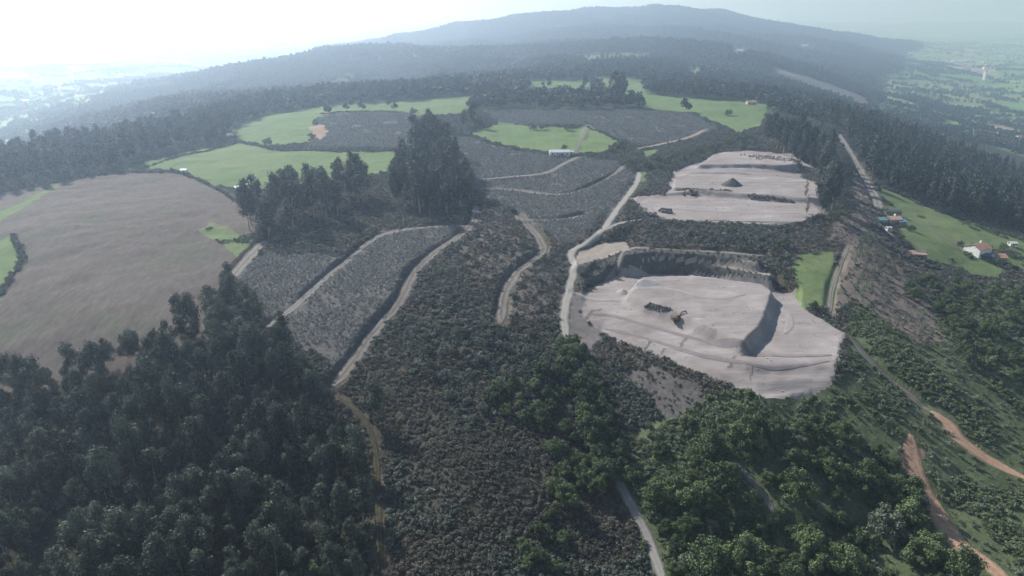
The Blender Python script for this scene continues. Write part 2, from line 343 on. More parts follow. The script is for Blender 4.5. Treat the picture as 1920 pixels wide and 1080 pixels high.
def track_mat(m, k=.55, vals=(.35, .62, 1., 1., .4)):
    t = m.node_tree; b = t.nodes["Principled BSDF"]; src = b.inputs["Base Color"].links[0].from_socket; at = t.nodes.new("ShaderNodeAttribute"); at.attribute_name = "across"
    r = t.nodes.new("ShaderNodeValToRGB"); e = r.color_ramp.elements
    for q in (.3, .5, .7, .8): e.new(q)
    for q, (p, v) in zip(e, ((0, vals[0]), (.14, vals[1]), (.3, vals[2]), (.5, k), (.72, vals[3]), (1, vals[4]))): q.position = p; q.color = (v, v, v * .97, 1)
    nz = t.nodes.new("ShaderNodeTexNoise"); nz.inputs["Scale"].default_value = .25; nz.inputs["Detail"].default_value = 4; tc = t.nodes.new("ShaderNodeTexCoord"); t.links.new(tc.outputs["Object"], nz.inputs["Vector"])
    ad = t.nodes.new("ShaderNodeMath"); ad.operation = "MULTIPLY_ADD"; t.links.new(nz.outputs["Fac"], ad.inputs[0]); ad.inputs[1].default_value = .3; sb = t.nodes.new("ShaderNodeMath"); sb.operation = "SUBTRACT"; t.links.new(at.outputs["Fac"], sb.inputs[0]); sb.inputs[1].default_value = .15; t.links.new(sb.outputs[0], ad.inputs[2])
    t.links.new(ad.outputs[0], r.inputs[0]); m2 = t.nodes.new("ShaderNodeMixRGB"); m2.blend_type = "MULTIPLY"; m2.inputs[0].default_value = 1; t.links.new(src, m2.inputs[1]); t.links.new(r.outputs[0], m2.inputs[2]); t.links.new(m2.outputs[0], b.inputs["Base Color"])
def ground_mat(name, big, small, bscale=.012, sscale=.35, rough=.95, bump=.0, stretch=None, mix=.55, spec=.1, k=1.0):
    big = [(p, tuple(v * k for v in c)) for p, c in big]; small = [(p, tuple(v * k for v in c)) for p, c in small]
    N = NT(name); tc = N.n("TexCoord"); co = tc.outputs["Object"]
    if stretch:
        mp = N.n("Mapping"); mp.inputs["Scale"].default_value = stretch[1]; mp.inputs["Rotation"].default_value = (0, 0, stretch[0]); N.l(co, mp.inputs[0]); co2 = mp.outputs[0]
    else: co2 = co
    a = N.n("TexNoise", Scale=bscale, Detail=6.0, Roughness=.6); N.l(co, a.inputs["Vector"])
    b = N.n("TexNoise", Scale=sscale, Detail=5.0, Roughness=.7); N.l(co2, b.inputs["Vector"])
    c = mixc(N, mix, ramp(N, a.outputs["Fac"], big), ramp(N, b.outputs["Fac"], small))
    N.l(c, N.b.inputs["Base Color"]); N.b.inputs["Roughness"].default_value = rough; N.b.inputs["Specular IOR Level"].default_value = spec
    if bump:
        bp = N.n("Bump", Strength=.8, Distance=bump); N.l(b.outputs["Fac"], bp.inputs["Height"]); N.l(bp.outputs[0], N.b.inputs["Normal"])
    return N.m
M = {}
M["scrub_slope"] = ground_mat("scrub_ground", [(.3,(.045,.042,.03)),(.5,(.075,.062,.048)),(.7,(.06,.062,.035))], [(.35,(.028,.03,.02)),(.5,(.07,.06,.045)),(.68,(.12,.1,.08))], .02, .5, bump=.6)
M["hills"] = ground_mat("hill_ground", [(.35,(.025,.035,.018)),(.65,(.05,.06,.03))], [(.4,(.02,.03,.015)),(.6,(.05,.06,.03))], .004, .05)
M["valley_floor"] = None
M["dry_field"] = ground_mat("dry_field", [(.36,(.2,.155,.13)),(.5,(.17,.138,.112)),(.58,(.155,.142,.098)),(.66,(.12,.16,.075))], [(.3,(.095,.082,.07)),(.5,(.175,.15,.13)),(.7,(.27,.235,.205))], .03, .5, bump=.3, stretch=(.5,(1,.4,1)), mix=.55, k=.56)
M["meadow"] = ground_mat("meadow_grass", [(.33,(.095,.155,.055)),(.47,(.14,.2,.075)),(.56,(.17,.215,.09)),(.68,(.24,.25,.13))], [(.3,(.1,.16,.05)),(.55,(.145,.215,.075)),(.75,(.19,.25,.1))], .013, .3, bump=.1, stretch=(.9,(1,.1,1)), k=.72)
M["plantation_soil"] = ground_mat("plantation_soil", [(.35,(.085,.08,.075)),(.6,(.125,.115,.108))], [(.35,(.05,.05,.045)),(.52,(.1,.093,.086)),(.7,(.17,.155,.145))], .03, .5, bump=.4)
M["quarry_floor"] = ground_mat("quarry_floor", [(.32,(.25,.21,.195)),(.43,(.36,.312,.292)),(.54,(.42,.37,.35)),(.66,(.56,.505,.48))], [(.3,(.2,.172,.158)),(.42,(.355,.31,.29)),(.55,(.41,.365,.343)),(.7,(.58,.53,.5))], .06, .13, bump=.5, stretch=(-.25,(.35,1.6,1)), mix=.5, k=.6)
M["bare_soil"] = ground_mat("bare_soil", [(.35,(.075,.066,.056)),(.6,(.125,.107,.092))], [(.33,(.04,.038,.03)),(.52,(.1,.087,.074)),(.7,(.17,.148,.128))], .04, .4, bump=.4)
M["green_slope"] = ground_mat("green_scrub_ground", [(.35,(.055,.072,.036)),(.55,(.08,.1,.05)),(.7,(.125,.11,.08))], [(.35,(.035,.045,.022)),(.55,(.085,.105,.052)),(.72,(.14,.14,.085))], .03, .45, bump=.6, k=1.1)
M["woodland_floor"] = ground_mat("woodland_floor", [(.4,(.03,.03,.02)),(.6,(.05,.045,.03))], [(.4,(.02,.022,.014)),(.6,(.055,.05,.035)),(.75,(.09,.075,.06))], .03, .5, bump=.5)
M["rough_grass"] = ground_mat("rough_grass", [(.35,(.075,.115,.045)),(.55,(.11,.145,.06)),(.7,(.15,.155,.08))], [(.3,(.055,.085,.03)),(.5,(.11,.15,.06)),(.7,(.16,.175,.09))], .04, .35, bump=.3, k=1.05)
M["cleared_strip"] = ground_mat("cleared_strip", [(.35,(.15,.12,.1)),(.6,(.21,.17,.145))], [(.33,(.07,.07,.045)),(.5,(.18,.145,.12)),(.7,(.27,.225,.19))], .05, .45, bump=.4, k=.8)
M["gully"] = ground_mat("gully_earth", [(.35,(.09,.08,.076)),(.65,(.15,.135,.13))], [(.3,(.07,.062,.06)),(.6,(.16,.145,.138))], .06, .5)
M["earth_apron"] = ground_mat("apron_earth", [(.35,(.17,.15,.14)),(.65,(.24,.215,.2))], [(.3,(.12,.108,.1)),(.6,(.25,.222,.208))], .06, .5, bump=.3, k=.72)
M["sand_patch"] = ground_mat("pale_sand", [(.35,(.3,.25,.21)),(.65,(.38,.33,.28))], [(.35,(.25,.21,.175)),(.65,(.4,.35,.3))], .05, .4, bump=.2, k=.72)
M["dark_soil"] = ground_mat("dark_soil", [(.35,(.07,.064,.06)),(.65,(.11,.1,.092))], [(.35,(.045,.042,.038)),(.65,(.13,.117,.108))], .05, .6, bump=.3)
M["clay_patch"] = ground_mat("orange_clay", [(.35,(.34,.22,.155)),(.65,(.4,.28,.205))], [(.3,(.22,.145,.1)),(.6,(.4,.285,.21))], .08, .8, bump=.2, k=.72)
M["bank"] = ground_mat("rock_bank", [(.35,(.06,.06,.055)),(.65,(.1,.095,.088))], [(.35,(.03,.034,.028)),(.55,(.075,.073,.066)),(.7,(.14,.13,.12))], .05, .5, bump=.5)
for k, c in (("white", .45), ("white2", .38)):
    M[k] = ground_mat("gravel_" + k, [(.35,(c*.9,c*.83,c*.77)),(.65,(c*1.08,c*1.02,c*.96))], [(.3,(c*.75,c*.68,c*.62)),(.6,(c*1.05,c,c*.94))], .06, .8, bump=.05, k=.66)
M["track"] = ground_mat("track_earth", [(.35,(.21,.185,.165)),(.65,(.31,.28,.255))], [(.3,(.16,.145,.125)),(.6,(.31,.28,.255))], .06, .6, bump=.15, k=.7)
M["track2"] = ground_mat("track_gravel", [(.35,(.25,.228,.21)),(.65,(.34,.315,.295))], [(.3,(.19,.172,.155)),(.6,(.35,.325,.305))], .06, .6, bump=.15, k=.72)
M["pink"] = ground_mat("track_pink", [(.35,(.34,.26,.21)),(.65,(.42,.34,.29))], [(.3,(.3,.23,.18)),(.6,(.42,.35,.3))], .06, .6, k=.66)
M["clay"] = ground_mat("track_clay", [(.35,(.37,.23,.155)),(.65,(.46,.3,.21))], [(.3,(.27,.17,.115)),(.6,(.46,.31,.225))], .08, .8, bump=.2, k=.9)
M["verge"] = ground_mat("track_verge", [(.35,(.09,.09,.045)),(.65,(.14,.12,.08))], [(.3,(.05,.055,.025)),(.6,(.14,.13,.08))], .06, .6, bump=.3, k=.62)
M["pale_heap"] = ground_mat("pale_heap", [(.35,(.25,.235,.228)),(.65,(.3,.285,.278))], [(.3,(.23,.215,.208)),(.6,(.3,.285,.278))], .06, .8)
for q_ in ("track", "track2", "verge"): track_mat(M[q_])
track_mat(M["clay"], .8, (.6, .8, 1., 1., .65))
M["rut"] = ground_mat("haul_track_earth", [(.35,(.36,.325,.32)),(.65,(.42,.385,.38))], [(.3,(.31,.28,.275)),(.6,(.42,.385,.38))], .06, .5, bump=.2, k=.66)
for q_ in ("white", "white2", "pink"): track_mat(M[q_], .86)
M["bench"] = ground_mat("bench_earth", [(.35,(.27,.235,.23)),(.65,(.34,.3,.295))], [(.3,(.22,.19,.185)),(.6,(.34,.3,.295))], .06, .5, bump=.2, k=.6)
track_mat(M["rut"], .97, (.97, .9, .99, .9, .97))
# valley floor: patchwork of small fields, colours carried per face
N = NT("valley_fields"); at = N.n("Attribute", attribute_name="field"); tc = N.n("TexCoord")
b = N.n("TexNoise", Scale=.02, Detail=6.0, Roughness=.65); N.l(tc.outputs["Object"], b.inputs["Vector"])
N.l(mixc(N, 1.0, at.outputs["Color"], ramp(N, b.outputs["Fac"], [(.3,(.75,.75,.75)),(.7,(1.2,1.2,1.15))]), 'MULTIPLY'), N.b.inputs["Base Color"])
N.b.inputs["Roughness"].default_value = .95; N.b.inputs["Specular IOR Level"].default_value = .1; M["valley_floor"] = N.m

# ------------------------------------------------------------------ mesh helpers
def mesh(name, V, Fq, mat, parent=None, loc=None, smooth_=False, link=True):
    me = bpy.data.meshes.new(name); V = np.asarray(V, np.float32)
    if isinstance(Fq, np.ndarray):
        k = Fq.shape[1]
        me.vertices.add(len(V)); me.vertices.foreach_set("co", V.ravel())
        me.loops.add(Fq.size); me.loops.foreach_set("vertex_index", Fq.astype(np.int32).ravel())
        me.polygons.add(len(Fq)); me.polygons.foreach_set("loop_start", np.arange(0, Fq.size, k, dtype=np.int32))
        me.update(calc_edges=True)
    else: me.from_pydata([tuple(map(float, v)) for v in V], [], Fq); me.update()
    if smooth_: me.polygons.foreach_set("use_smooth", np.ones(len(me.polygons), bool))
    for mm in (mat if isinstance(mat, list) else [mat]): me.materials.append(mm)
    o = bpy.data.objects.new(name, me)
    if link: C.objects.link(o)
    if parent: o.parent = parent
    if loc is not None: o.location = loc
    return o
def tag(o, label=None, cat=None, group=None, kind=None):
    if label: o["label"] = label
    if cat: o["category"] = cat
    if group: o["group"] = group
    if kind: o["kind"] = kind
    return o
def empty(name, loc, rz=0, label=None, cat=None, group=None):
    o = bpy.data.objects.new(name, None); C.objects.link(o); o.location = loc; o.rotation_euler = (0, 0, rz); o.empty_display_size = .5
    return tag(o, label, cat, group)

# ------------------------------------------------------------------ ground sheets (one continuous surface, split by cover)
nr = len(rows)
idx = np.arange(nr * NU).reshape(nr, NU)
quads = np.stack([idx[:-1, :-1], idx[:-1, 1:], idx[1:, 1:], idx[1:, :-1]], -1).reshape(-1, 4)
fcov = fc.reshape(-1)
VX = np.stack([GX, GY, GZ], -1).reshape(-1, 3)
NAMES = {"dry_field": "dry_field", "quarry_floor": "quarry_terrace"}
# field cells for the valley
sites = []
for k in range(2600):
    a = rng.uniform(-1.1, 1.1); Y = 700 * (60 ** rng.random()); sites.append((a * (Y + 40), Y))
sites = np.array(sites)
def cell(x, y):
    """nearest and second nearest field site (in a log-distance frame), by bins"""
    q = np.stack([x / (y + 40) * 7.5, np.log(y) * 18], -1); s = np.stack([sites[:, 0] / (sites[:, 1] + 40) * 7.5, np.log(sites[:, 1]) * 18], -1)
    o = np.argsort(s[:, 1]); s = s[o]; n1 = np.empty(len(q), int); e1 = np.empty(len(q)); e2 = np.empty(len(q))
    for i in range(0, len(q), 4000):
        qq = q[i:i + 4000]; lo = np.searchsorted(s[:, 1], qq[:, 1].min() - 2.2); hi = max(np.searchsorted(s[:, 1], qq[:, 1].max() + 2.2), lo + 3)
        ss = s[lo:hi]
        if len(ss) < 3: ss = s[-3:]; lo = len(s) - 3
        d = (qq[:, None, 0] - ss[None, :, 0]) ** 2 + (qq[:, None, 1] - ss[None, :, 1]) ** 2
        p = np.argpartition(d, 1, axis=1)[:, :2]; dd = np.take_along_axis(d, p, 1); sw = dd[:, 0] > dd[:, 1]
        a = np.where(sw, p[:, 1], p[:, 0]); n1[i:i + 4000] = o[a + lo]; e1[i:i + 4000] = np.sqrt(dd.min(1)); e2[i:i + 4000] = np.sqrt(dd.max(1))
    return n1, e1, e2
PAL = np.array([(.13,.22,.07),(.1,.19,.06),(.17,.25,.09),(.12,.2,.08),(.2,.25,.11),(.09,.15,.06),(.15,.21,.08),(.11,.2,.06),(.3,.22,.17),(.2,.18,.12)])
pal_i = rng.integers(0, 8, len(sites)); pal_i[rng.random(len(sites)) < .06] = 8
for i, k in enumerate(COVER):
    f = quads[fcov == i]
    if not len(f): continue
    u, inv = np.unique(f, return_inverse=True)
    o = mesh(NAMES.get(k, k), VX[u], inv.reshape(-1, 4), M[k], smooth_=True); tag(o, kind="structure")
    if k == "valley_floor":
        c = VX[f[:, 0]]; n1 = np.zeros(len(c), int); od = np.argsort(c[:, 1])
        a, _, _ = cell(c[od, 0], np.maximum(c[od, 1], 300)); n1[od] = a
        col = np.concatenate([PAL[pal_i[n1]], np.ones((len(c), 1))], 1).astype(np.float32)
        at = o.data.attributes.new("field", 'FLOAT_COLOR', 'FACE'); at.data.foreach_set("color", col.ravel())
# roads: ribbons draped over their benches
for (nm, mk, L, wd) in RL:
    seglen = np.hypot(*np.diff(L, axis=0).T); cum = np.concatenate([[0], np.cumsum(seglen)]); s = np.arange(0, cum[-1], 1.2)
    x = np.interp(s, cum, L[:, 0]); y = np.interp(s, cum, L[:, 1])
    tx = np.gradient(x); ty = np.gradient(y); l = np.hypot(tx, ty) + 1e-9; nx, ny = ty / l, -tx / l
    V = []; K = np.linspace(-.5, .5, 7); taper = np.minimum(1, .3 + np.minimum(s, cum[-1] - s) / 9)
    wl = wd * (1.05 + .4 * fbm(s / 6, s * 0 + 3.3, 3, 7)) * taper; wr = wd * (1.05 + .4 * fbm(s / 6, s * 0 + 9.1, 3, 8)) * taper
    for k in K:
        ww = wl if k < 0 else wr
        X = x + nx * k * ww; Y = y + ny * k * ww; V.append(np.stack([X, Y, H(X, Y) + .16 - .1 * (abs(k) > .49)], -1))
    V = np.stack(V, 1); ii = np.arange(V.shape[0] * 7).reshape(-1, 7)
    q = np.stack([ii[:-1, :-1], ii[:-1, 1:], ii[1:, 1:], ii[1:, :-1]], -1).reshape(-1, 4)
    o = tag(mesh(nm, V.reshape(-1, 3), q, M[mk], smooth_=True), kind="structure"); at = o.data.attributes.new('across', 'FLOAT', 'POINT'); at.data.foreach_set('value', np.tile(K + .5, V.shape[0]).astype(np.float32))

# ------------------------------------------------------------------ foliage
def leaf_mat(name, dark, mid, light, transl=.12):
    N = NT(name); at = N.n("Attribute", attribute_name="tint"); oi = N.n("ObjectInfo")
    ad = N.n("Math", operation='MULTIPLY_ADD'); N.l(oi.outputs["Random"], ad.inputs[0]); ad.inputs[1].default_value = .62; 
    sb = N.n("Math", operation='SUBTRACT'); N.l(at.outputs["Fac"], sb.inputs[0]); sb.inputs[1].default_value = .31
    N.l(sb.outputs[0], ad.inputs[2])
    c = ramp(N, ad.outputs[0], [(.0, dark), (.5, mid), (1., light)])
    N.l(c, N.b.inputs["Base Color"]); N.b.inputs["Roughness"].default_value = .65; N.b.inputs["Specular IOR Level"].default_value = .18
    tr = N.n("BsdfTranslucent"); N.l(c, tr.inputs[0]); mx = N.n("MixShader"); mx.inputs[0].default_value = transl
    N.l(N.b.outputs[0], mx.inputs[1]); N.l(tr.outputs[0], mx.inputs[2]); N.l(mx.outputs[0], N.t.nodes["Material Output"].inputs[0])
    return N.m
LM = {
 "euc": leaf_mat("eucalyptus_leaves", (.014,.023,.015), (.047,.064,.042), (.125,.145,.1)),
 "tall": leaf_mat("tall_eucalyptus_leaves", (.02,.03,.022), (.05,.068,.05), (.1,.115,.088)),
 "broad": leaf_mat("broadleaf_leaves", (.03,.048,.022), (.078,.115,.048), (.15,.195,.085)),
 "pine": leaf_mat("pine_needles", (.022,.034,.024), (.048,.066,.045), (.09,.11,.075)),
 "far": leaf_mat("far_forest_leaves", (.02,.03,.018), (.042,.056,.032), (.07,.085,.048), 0),
 "sap": leaf_mat("sapling_leaves", (.08,.097,.09), (.18,.205,.195), (.3,.325,.31)),
 "brown": leaf_mat("bracken_leaves", (.042,.042,.03), (.1,.095,.072), (.185,.17,.135)),
 "green": leaf_mat("scrub_leaves", (.06,.082,.04), (.12,.155,.075), (.2,.235,.13)),
 "pale": leaf_mat("pale_leaves", (.07,.09,.06), (.13,.155,.105), (.2,.22,.16)),
 "olive": leaf_mat("dark_scrub_leaves", (.038,.05,.037), (.1,.115,.088), (.17,.182,.145)),
 "dead": leaf_mat("dry_twigs", (.12,.095,.075), (.2,.16,.13), (.28,.23,.19)),
}
N = NT("bark"); tc = N.n("TexCoord"); b = N.n("TexNoise", Scale=1.5, Detail=5.0); N.l(tc.outputs["Object"], b.inputs["Vector"])
N.l(ramp(N, b.outputs["Fac"], [(.35,(.1,.08,.06)),(.65,(.24,.2,.17))]), N.b.inputs["Base Color"]); N.b.inputs["Roughness"].default_value = .9; BARK = N.m
N = NT("pale_bark"); tc = N.n("TexCoord"); b = N.n("TexNoise", Scale=1.2, Detail=5.0); N.l(tc.outputs["Object"], b.inputs["Vector"])
N.l(ramp(N, b.outputs["Fac"], [(.35,(.2,.17,.14)),(.65,(.42,.37,.33))]), N.b.inputs["Base Color"]); N.b.inputs["Roughness"].default_value = .9; PALEBARK = N.m

def unit(v): return v / (np.linalg.norm(v, axis=-1, keepdims=True) + 1e-9)
def clumps(r, cent, rad, nl, size, up=.25, flat=1.0):
    """leaf quads spread over a set of clumps; returns vertices, faces, tint"""
    V = []; T = []
    for c, q in zip(cent, rad):
        m = max(4, int(nl * (q / np.mean(rad)) ** 2))
        d = unit(r.normal(size=(m, 3)) + np.array([0, 0, up]))
        p = c + d * q * (r.random((m, 1)) ** .45) * np.array([1, 1, flat])
        nn = unit(d + r.normal(size=(m, 3)) * .55)
        a = unit(np.cross(nn, r.normal(size=(m, 3)))); b = np.cross(nn, a)
        s = (size * r.uniform(.55, 1.35, (m, 1)))
        asp = r.uniform(.5, .9, (m, 1))
        V.append(np.stack([p - a * s, p - b * s * asp, p + a * s, p + b * s * asp], 1).reshape(-1, 3))
        T.append(np.clip(r.normal(.5, .13) + r.normal(0, .16, m), 0, 1))
    V = np.concatenate(V); return V, np.arange(len(V)).reshape(-1, 4), np.concatenate(T)
def tube(pts, rads, k=6):
    V = []; Fc = []
    pts = [np.array(p, float) for p in pts]
    for i, (p, q) in enumerate(zip(pts, rads)):
        d = unit(pts[min(i + 1, len(pts) - 1)] - pts[max(i - 1, 0)]); a = unit(np.cross(d, [.3, 1, .1])); b = np.cross(d, a)
        for j in range(k):
            t = 2 * math.pi * j / k; V.append(p + (a * math.cos(t) + b * math.sin(t)) * q)
    for i in range(len(pts) - 1):
        for j in range(k): Fc.append((i * k + j, i * k + (j + 1) % k, (i + 1) * k + (j + 1) % k, (i + 1) * k + j))
    Fc.append(tuple(range(len(V) - k, len(V)))); return V, Fc
def join(parts):
    V = []; Fc = []
    for v, f in parts:
        o = len(V); V += [tuple(q) for q in v]; Fc += [tuple(o + i for i in g) for g in f]
    return V, Fc
def crown_mesh(name, V, Fq, T, mat):
    o = mesh(name, V, Fq, mat, link=False)
    at = o.data.attributes.new("tint", 'FLOAT', 'FACE'); at.data.foreach_set("value", T.astype(np.float32)); return o.data
def proto_tree(kind, seed, leaves=1300, leaf=.36):
    r = np.random.default_rng(seed)
    if kind in ("euc", "tall", "pine", "young"):
        Ht = {"euc": 14, "tall": 24, "pine": 18, "young": 9}[kind]; Rd = {"euc": 3.3, "tall": 4.5, "pine": 3.4, "young": 1.6}[kind]
        z0 = {"euc": .3, "tall": .33, "pine": .22, "young": .15}[kind]
        nc = {"euc": 17, "tall": 26, "pine": 22, "young": 14}[kind]
        lean = r.normal(0, .05, 2); cent = []; rad = []
        for i in range(nc):
            f = (i + r.random()) / nc; z = Ht * (z0 + (1 - z0) * f * .96)
            prof = max(.35, math.sin(math.pi * (.2 + .69 * f))) if kind != "pine" else (1.05 - f) ** .75
            a = r.random() * 6.28; q = Rd * prof * r.uniform(.25, .85)
            cent.append((math.cos(a) * q + lean[0] * z, math.sin(a) * q + lean[1] * z, z)); rad.append(Rd * (.28 + .3 * prof) * r.uniform(.7, 1.25))
        V, Fq, T = clumps(r, np.array(cent), np.array(rad), leaves / nc, leaf, .3, 1.15)
        top = Ht * .9; tr = [tube([(0, 0, -1.2), (lean[0] * top * .3 + r.normal(0, .1), lean[1] * top * .3, top * .35), (lean[0] * top, lean[1] * top, top)], [Ht * .016, Ht * .011, .05])]
        for i in range(2, nc, 4):
            c = np.array(cent[i]); b0 = np.array([lean[0] * c[2] * .8, lean[1] * c[2] * .8, c[2] * .8]); tr.append(tube([b0, (b0 + c) / 2 + (0, 0, .1), c], [Ht * .007, Ht * .005, .03], 4))
    else:
        Ht = 7.8; Rd = 4.4; nc = 40; cent = []; rad = []; ecc = r.uniform(.8, 1.15); ph = r.random() * 6.28
        for i in range(nc):
            d = unit(r.normal(size=3)); d[2] = abs(d[2]) * 1.0 - .1; q = r.uniform(.55, .86) if i % 4 else r.uniform(.1, .5); lob = 1 + .22 * math.sin(3 * math.atan2(d[1], d[0]) + ph)
            cent.append((d[0] * Rd * q * ecc * lob, d[1] * Rd * q / ecc * lob, Ht * .24 + max(d[2], -.05) * Ht * .74 * q)); rad.append(Rd * r.uniform(.16, .33))
        V, Fq, T = clumps(r, np.array(cent), np.array(rad), leaves / nc, leaf, .45, .9)
        tr = [tube([(0, 0, -1.2), (r.normal(0, .15), r.normal(0, .15), Ht * .3), (0, 0, Ht * .55)], [.3, .22, .08])]
        for i in range(0, nc, 3):
            c = np.array(cent[i]); tr.append(tube([(0, 0, Ht * .25), (c[0] * .5, c[1] * .5, Ht * .25 + (c[2] - Ht * .25) * .6), c], [.13, .09, .03], 4))
    return (V, Fq, T), join(tr)
PROTO = {}
def protos(key, kind, mat, bark, n, leaves, leaf, seed):
    L = []
    for i in range(n):
        (V, Fq, T), (tv, tf) = proto_tree(kind, seed + i, leaves, leaf)
        L.append((crown_mesh("crown", V, Fq, T, mat), mesh("trunk", tv, tf, bark, link=False, smooth_=True).data))
    PROTO[key] = L
protos("euc", "euc", LM["euc"], PALEBARK, 6, 2800, .25, 100)
protos("tall", "tall", LM["tall"], PALEBARK, 5, 1500, .5, 200)
protos("broad", "broad", LM["broad"], BARK, 6, 4600, .2, 300)
protos("pale", "broad", LM["pale"], BARK, 2, 4000, .2, 340)
protos("dusk", "broad", LM["olive"], BARK, 3, 3600, .2, 360)
protos("pine", "pine", LM["pine"], BARK, 4, 700, .62, 400)
protos("wood", "tall", LM["pine"], BARK, 4, 600, .75, 500)
protos("young", "young", LM["pale"], BARK, 3, 420, .22, 600)
def with_trunk(key):
    L = []
    for cm, tm in PROTO[key]:
        nv = len(cm.vertices); v = np.empty(nv * 3, np.float32); cm.vertices.foreach_get("co", v); tv = [tuple(q.co) for q in tm.vertices]
        fs = [tuple(p.vertices) for p in cm.polygons]; tf = [tuple(i + nv for i in p.vertices) for p in tm.polygons]; tint = np.empty(len(fs), np.float32); cm.attributes["tint"].data.foreach_get("value", tint)
        o = mesh("tree", np.concatenate([v.reshape(-1, 3), np.array(tv)]), fs + tf, [cm.materials[0], tm.materials[0]], link=False); me = o.data
        me.polygons.foreach_set("material_index", np.array([0] * len(fs) + [1] * len(tf), np.int32)); at = me.attributes.new("tint", 'FLOAT', 'FACE'); at.data.foreach_set("value", np.concatenate([tint, np.zeros(len(tf), np.float32)])); L.append((me, tm))
    PROTO[key] = L
with_trunk("wood")
NTREES = [0]
def tree(key, x, y, s, name, label, group=None, parts=True, sz=None, lift=0):
    cm, tm = PROTO[key][rng.integers(len(PROTO[key]))]; z = float(H(x, y)) - .15 + lift
    NTREES[0] += 1; a = rng.random() * 6.28; sc = (s, s, s * (sz or rng.uniform(.88, 1.12)))
    if parts:
        o = empty(name, (x, y, z), a, label, "tree", group); o.scale = sc
        c = bpy.data.objects.new("crown", cm); C.objects.link(c); c.parent = o
        t = bpy.data.objects.new("trunk", tm); C.objects.link(t); t.parent = o
    else:
        o = bpy.data.objects.new(name, cm); C.objects.link(o); o.location = (x, y, z); o.rotation_euler = (0, 0, a); o.scale = sc; tag(o, label, "tree", group)
    return o
def pts_in(P, sp, jit=.42, seed=1):
    r = np.random.default_rng(seed); x0, y0 = P.min(0); x1, y1 = P.max(0)
    gx, gy = np.meshgrid(np.arange(x0, x1, sp), np.arange(y0, y1, sp)); gx = gx + (np.arange(gx.shape[0]) % 2)[:, None] * sp / 2
    gx = gx + r.uniform(-jit, jit, gx.shape) * sp; gy = gy + r.uniform(-jit, jit, gy.shape) * sp
    m = inside(gx, gy, P); return np.stack([gx[m], gy[m]], -1)
def rows_in(P, a, b, ang, jit, seed):
    r = np.random.default_rng(seed); c, s_ = math.cos(ang), math.sin(ang); Q = np.stack([P[:, 0] * c + P[:, 1] * s_, -P[:, 0] * s_ + P[:, 1] * c], -1); x0, y0 = Q.min(0); x1, y1 = Q.max(0)
    gx, gy = np.meshgrid(np.arange(x0, x1, a), np.arange(y0, y1, b)); gx = gx + r.uniform(-jit, jit, gx.shape) * a; gy = gy + r.uniform(-.22, .22, gx.shape) * b + 1.2 * vnoise(gx / 18, gy / 18, 4)
    x, y = gx * c - gy * s_, gx * s_ + gy * c; m = inside(x, y, P); return np.stack([x[m], y[m]], -1)
def project(x, y, z):
    dy = y * CP - (z - CAM_Z) * SP; up = y * SP + (z - CAM_Z) * CP; return 960 + F * x / dy, 540 - F * up / dy
def seen(p, zt=8, mx=60, my=120):
    a, b = project(p[:, 0], p[:, 1], H(p[:, 0], p[:, 1]) + zt); return (a > -mx) & (a < 1920 + mx) & (b > -20) & (b < 1080 + my)

# geometry-nodes scatter for what nobody could count
def stuff(name, pts, protos_, scale, label=None, sink=.1, cat=None):
    col = bpy.data.collections.new(name + "_kinds")
    for k, me in enumerate(protos_):
        o = bpy.data.objects.new("%s_kind" % name, me); col.objects.link(o)
    z = H(pts[:, 0], pts[:, 1]) - sink * scale
    me = bpy.data.meshes.new(name); me.vertices.add(len(pts)); me.vertices.foreach_set("co", np.stack([pts[:, 0], pts[:, 1], z], -1).astype(np.float32).ravel())
    for nm_, ty, ar in (("rz", 'FLOAT', rng.random(len(pts)) * 6.28), ("sc", 'FLOAT', scale), ("ix", 'INT', rng.integers(0, len(protos_), len(pts)))):
        a = me.attributes.new(nm_, ty, 'POINT'); a.data.foreach_set("value", np.asarray(ar, np.int32 if ty == 'INT' else np.float32))
    o = bpy.data.objects.new(name, me); C.objects.link(o)
    g = bpy.data.node_groups.new(name, 'GeometryNodeTree'); g.interface.new_socket("Geometry", in_out='INPUT', socket_type='NodeSocketGeometry'); g.interface.new_socket("Geometry", in_out='OUTPUT', socket_type='NodeSocketGeometry')
    nd = g.nodes; gi = nd.new("NodeGroupInput"); go = nd.new("NodeGroupOutput"); ip = nd.new("GeometryNodeInstanceOnPoints"); ci = nd.new("GeometryNodeCollectionInfo")
    ci.inputs["Collection"].default_value = col; ci.inputs["Separate Children"].default_value = True; ci.inputs["Reset Children"].default_value = True
    def attr(n_, t_):
        q = nd.new("GeometryNodeInputNamedAttribute"); q.data_type = t_; q.inputs["Name"].default_value = n_; return q.outputs["Attribute"]
    cx = nd.new("ShaderNodeCombineXYZ"); g.links.new(attr("rz", 'FLOAT'), cx.inputs[2])
    er = nd.new("FunctionNodeEulerToRotation"); g.links.new(cx.outputs[0], er.inputs[0])
    g.links.new(gi.outputs[0], ip.inputs["Points"]); g.links.new(ci.outputs[0], ip.inputs["Instance"]); ip.inputs["Pick Instance"].default_value = True
    g.links.new(attr("ix", 'INT'), ip.inputs["Instance Index"]); g.links.new(er.outputs[0], ip.inputs["Rotation"]); g.links.new(attr("sc", 'FLOAT'), ip.inputs["Scale"])
    g.links.new(ip.outputs[0], go.inputs[0])
    md = o.modifiers.new("scatter", 'NODES'); md.node_group = g
    return tag(o, label, cat, kind="stuff")
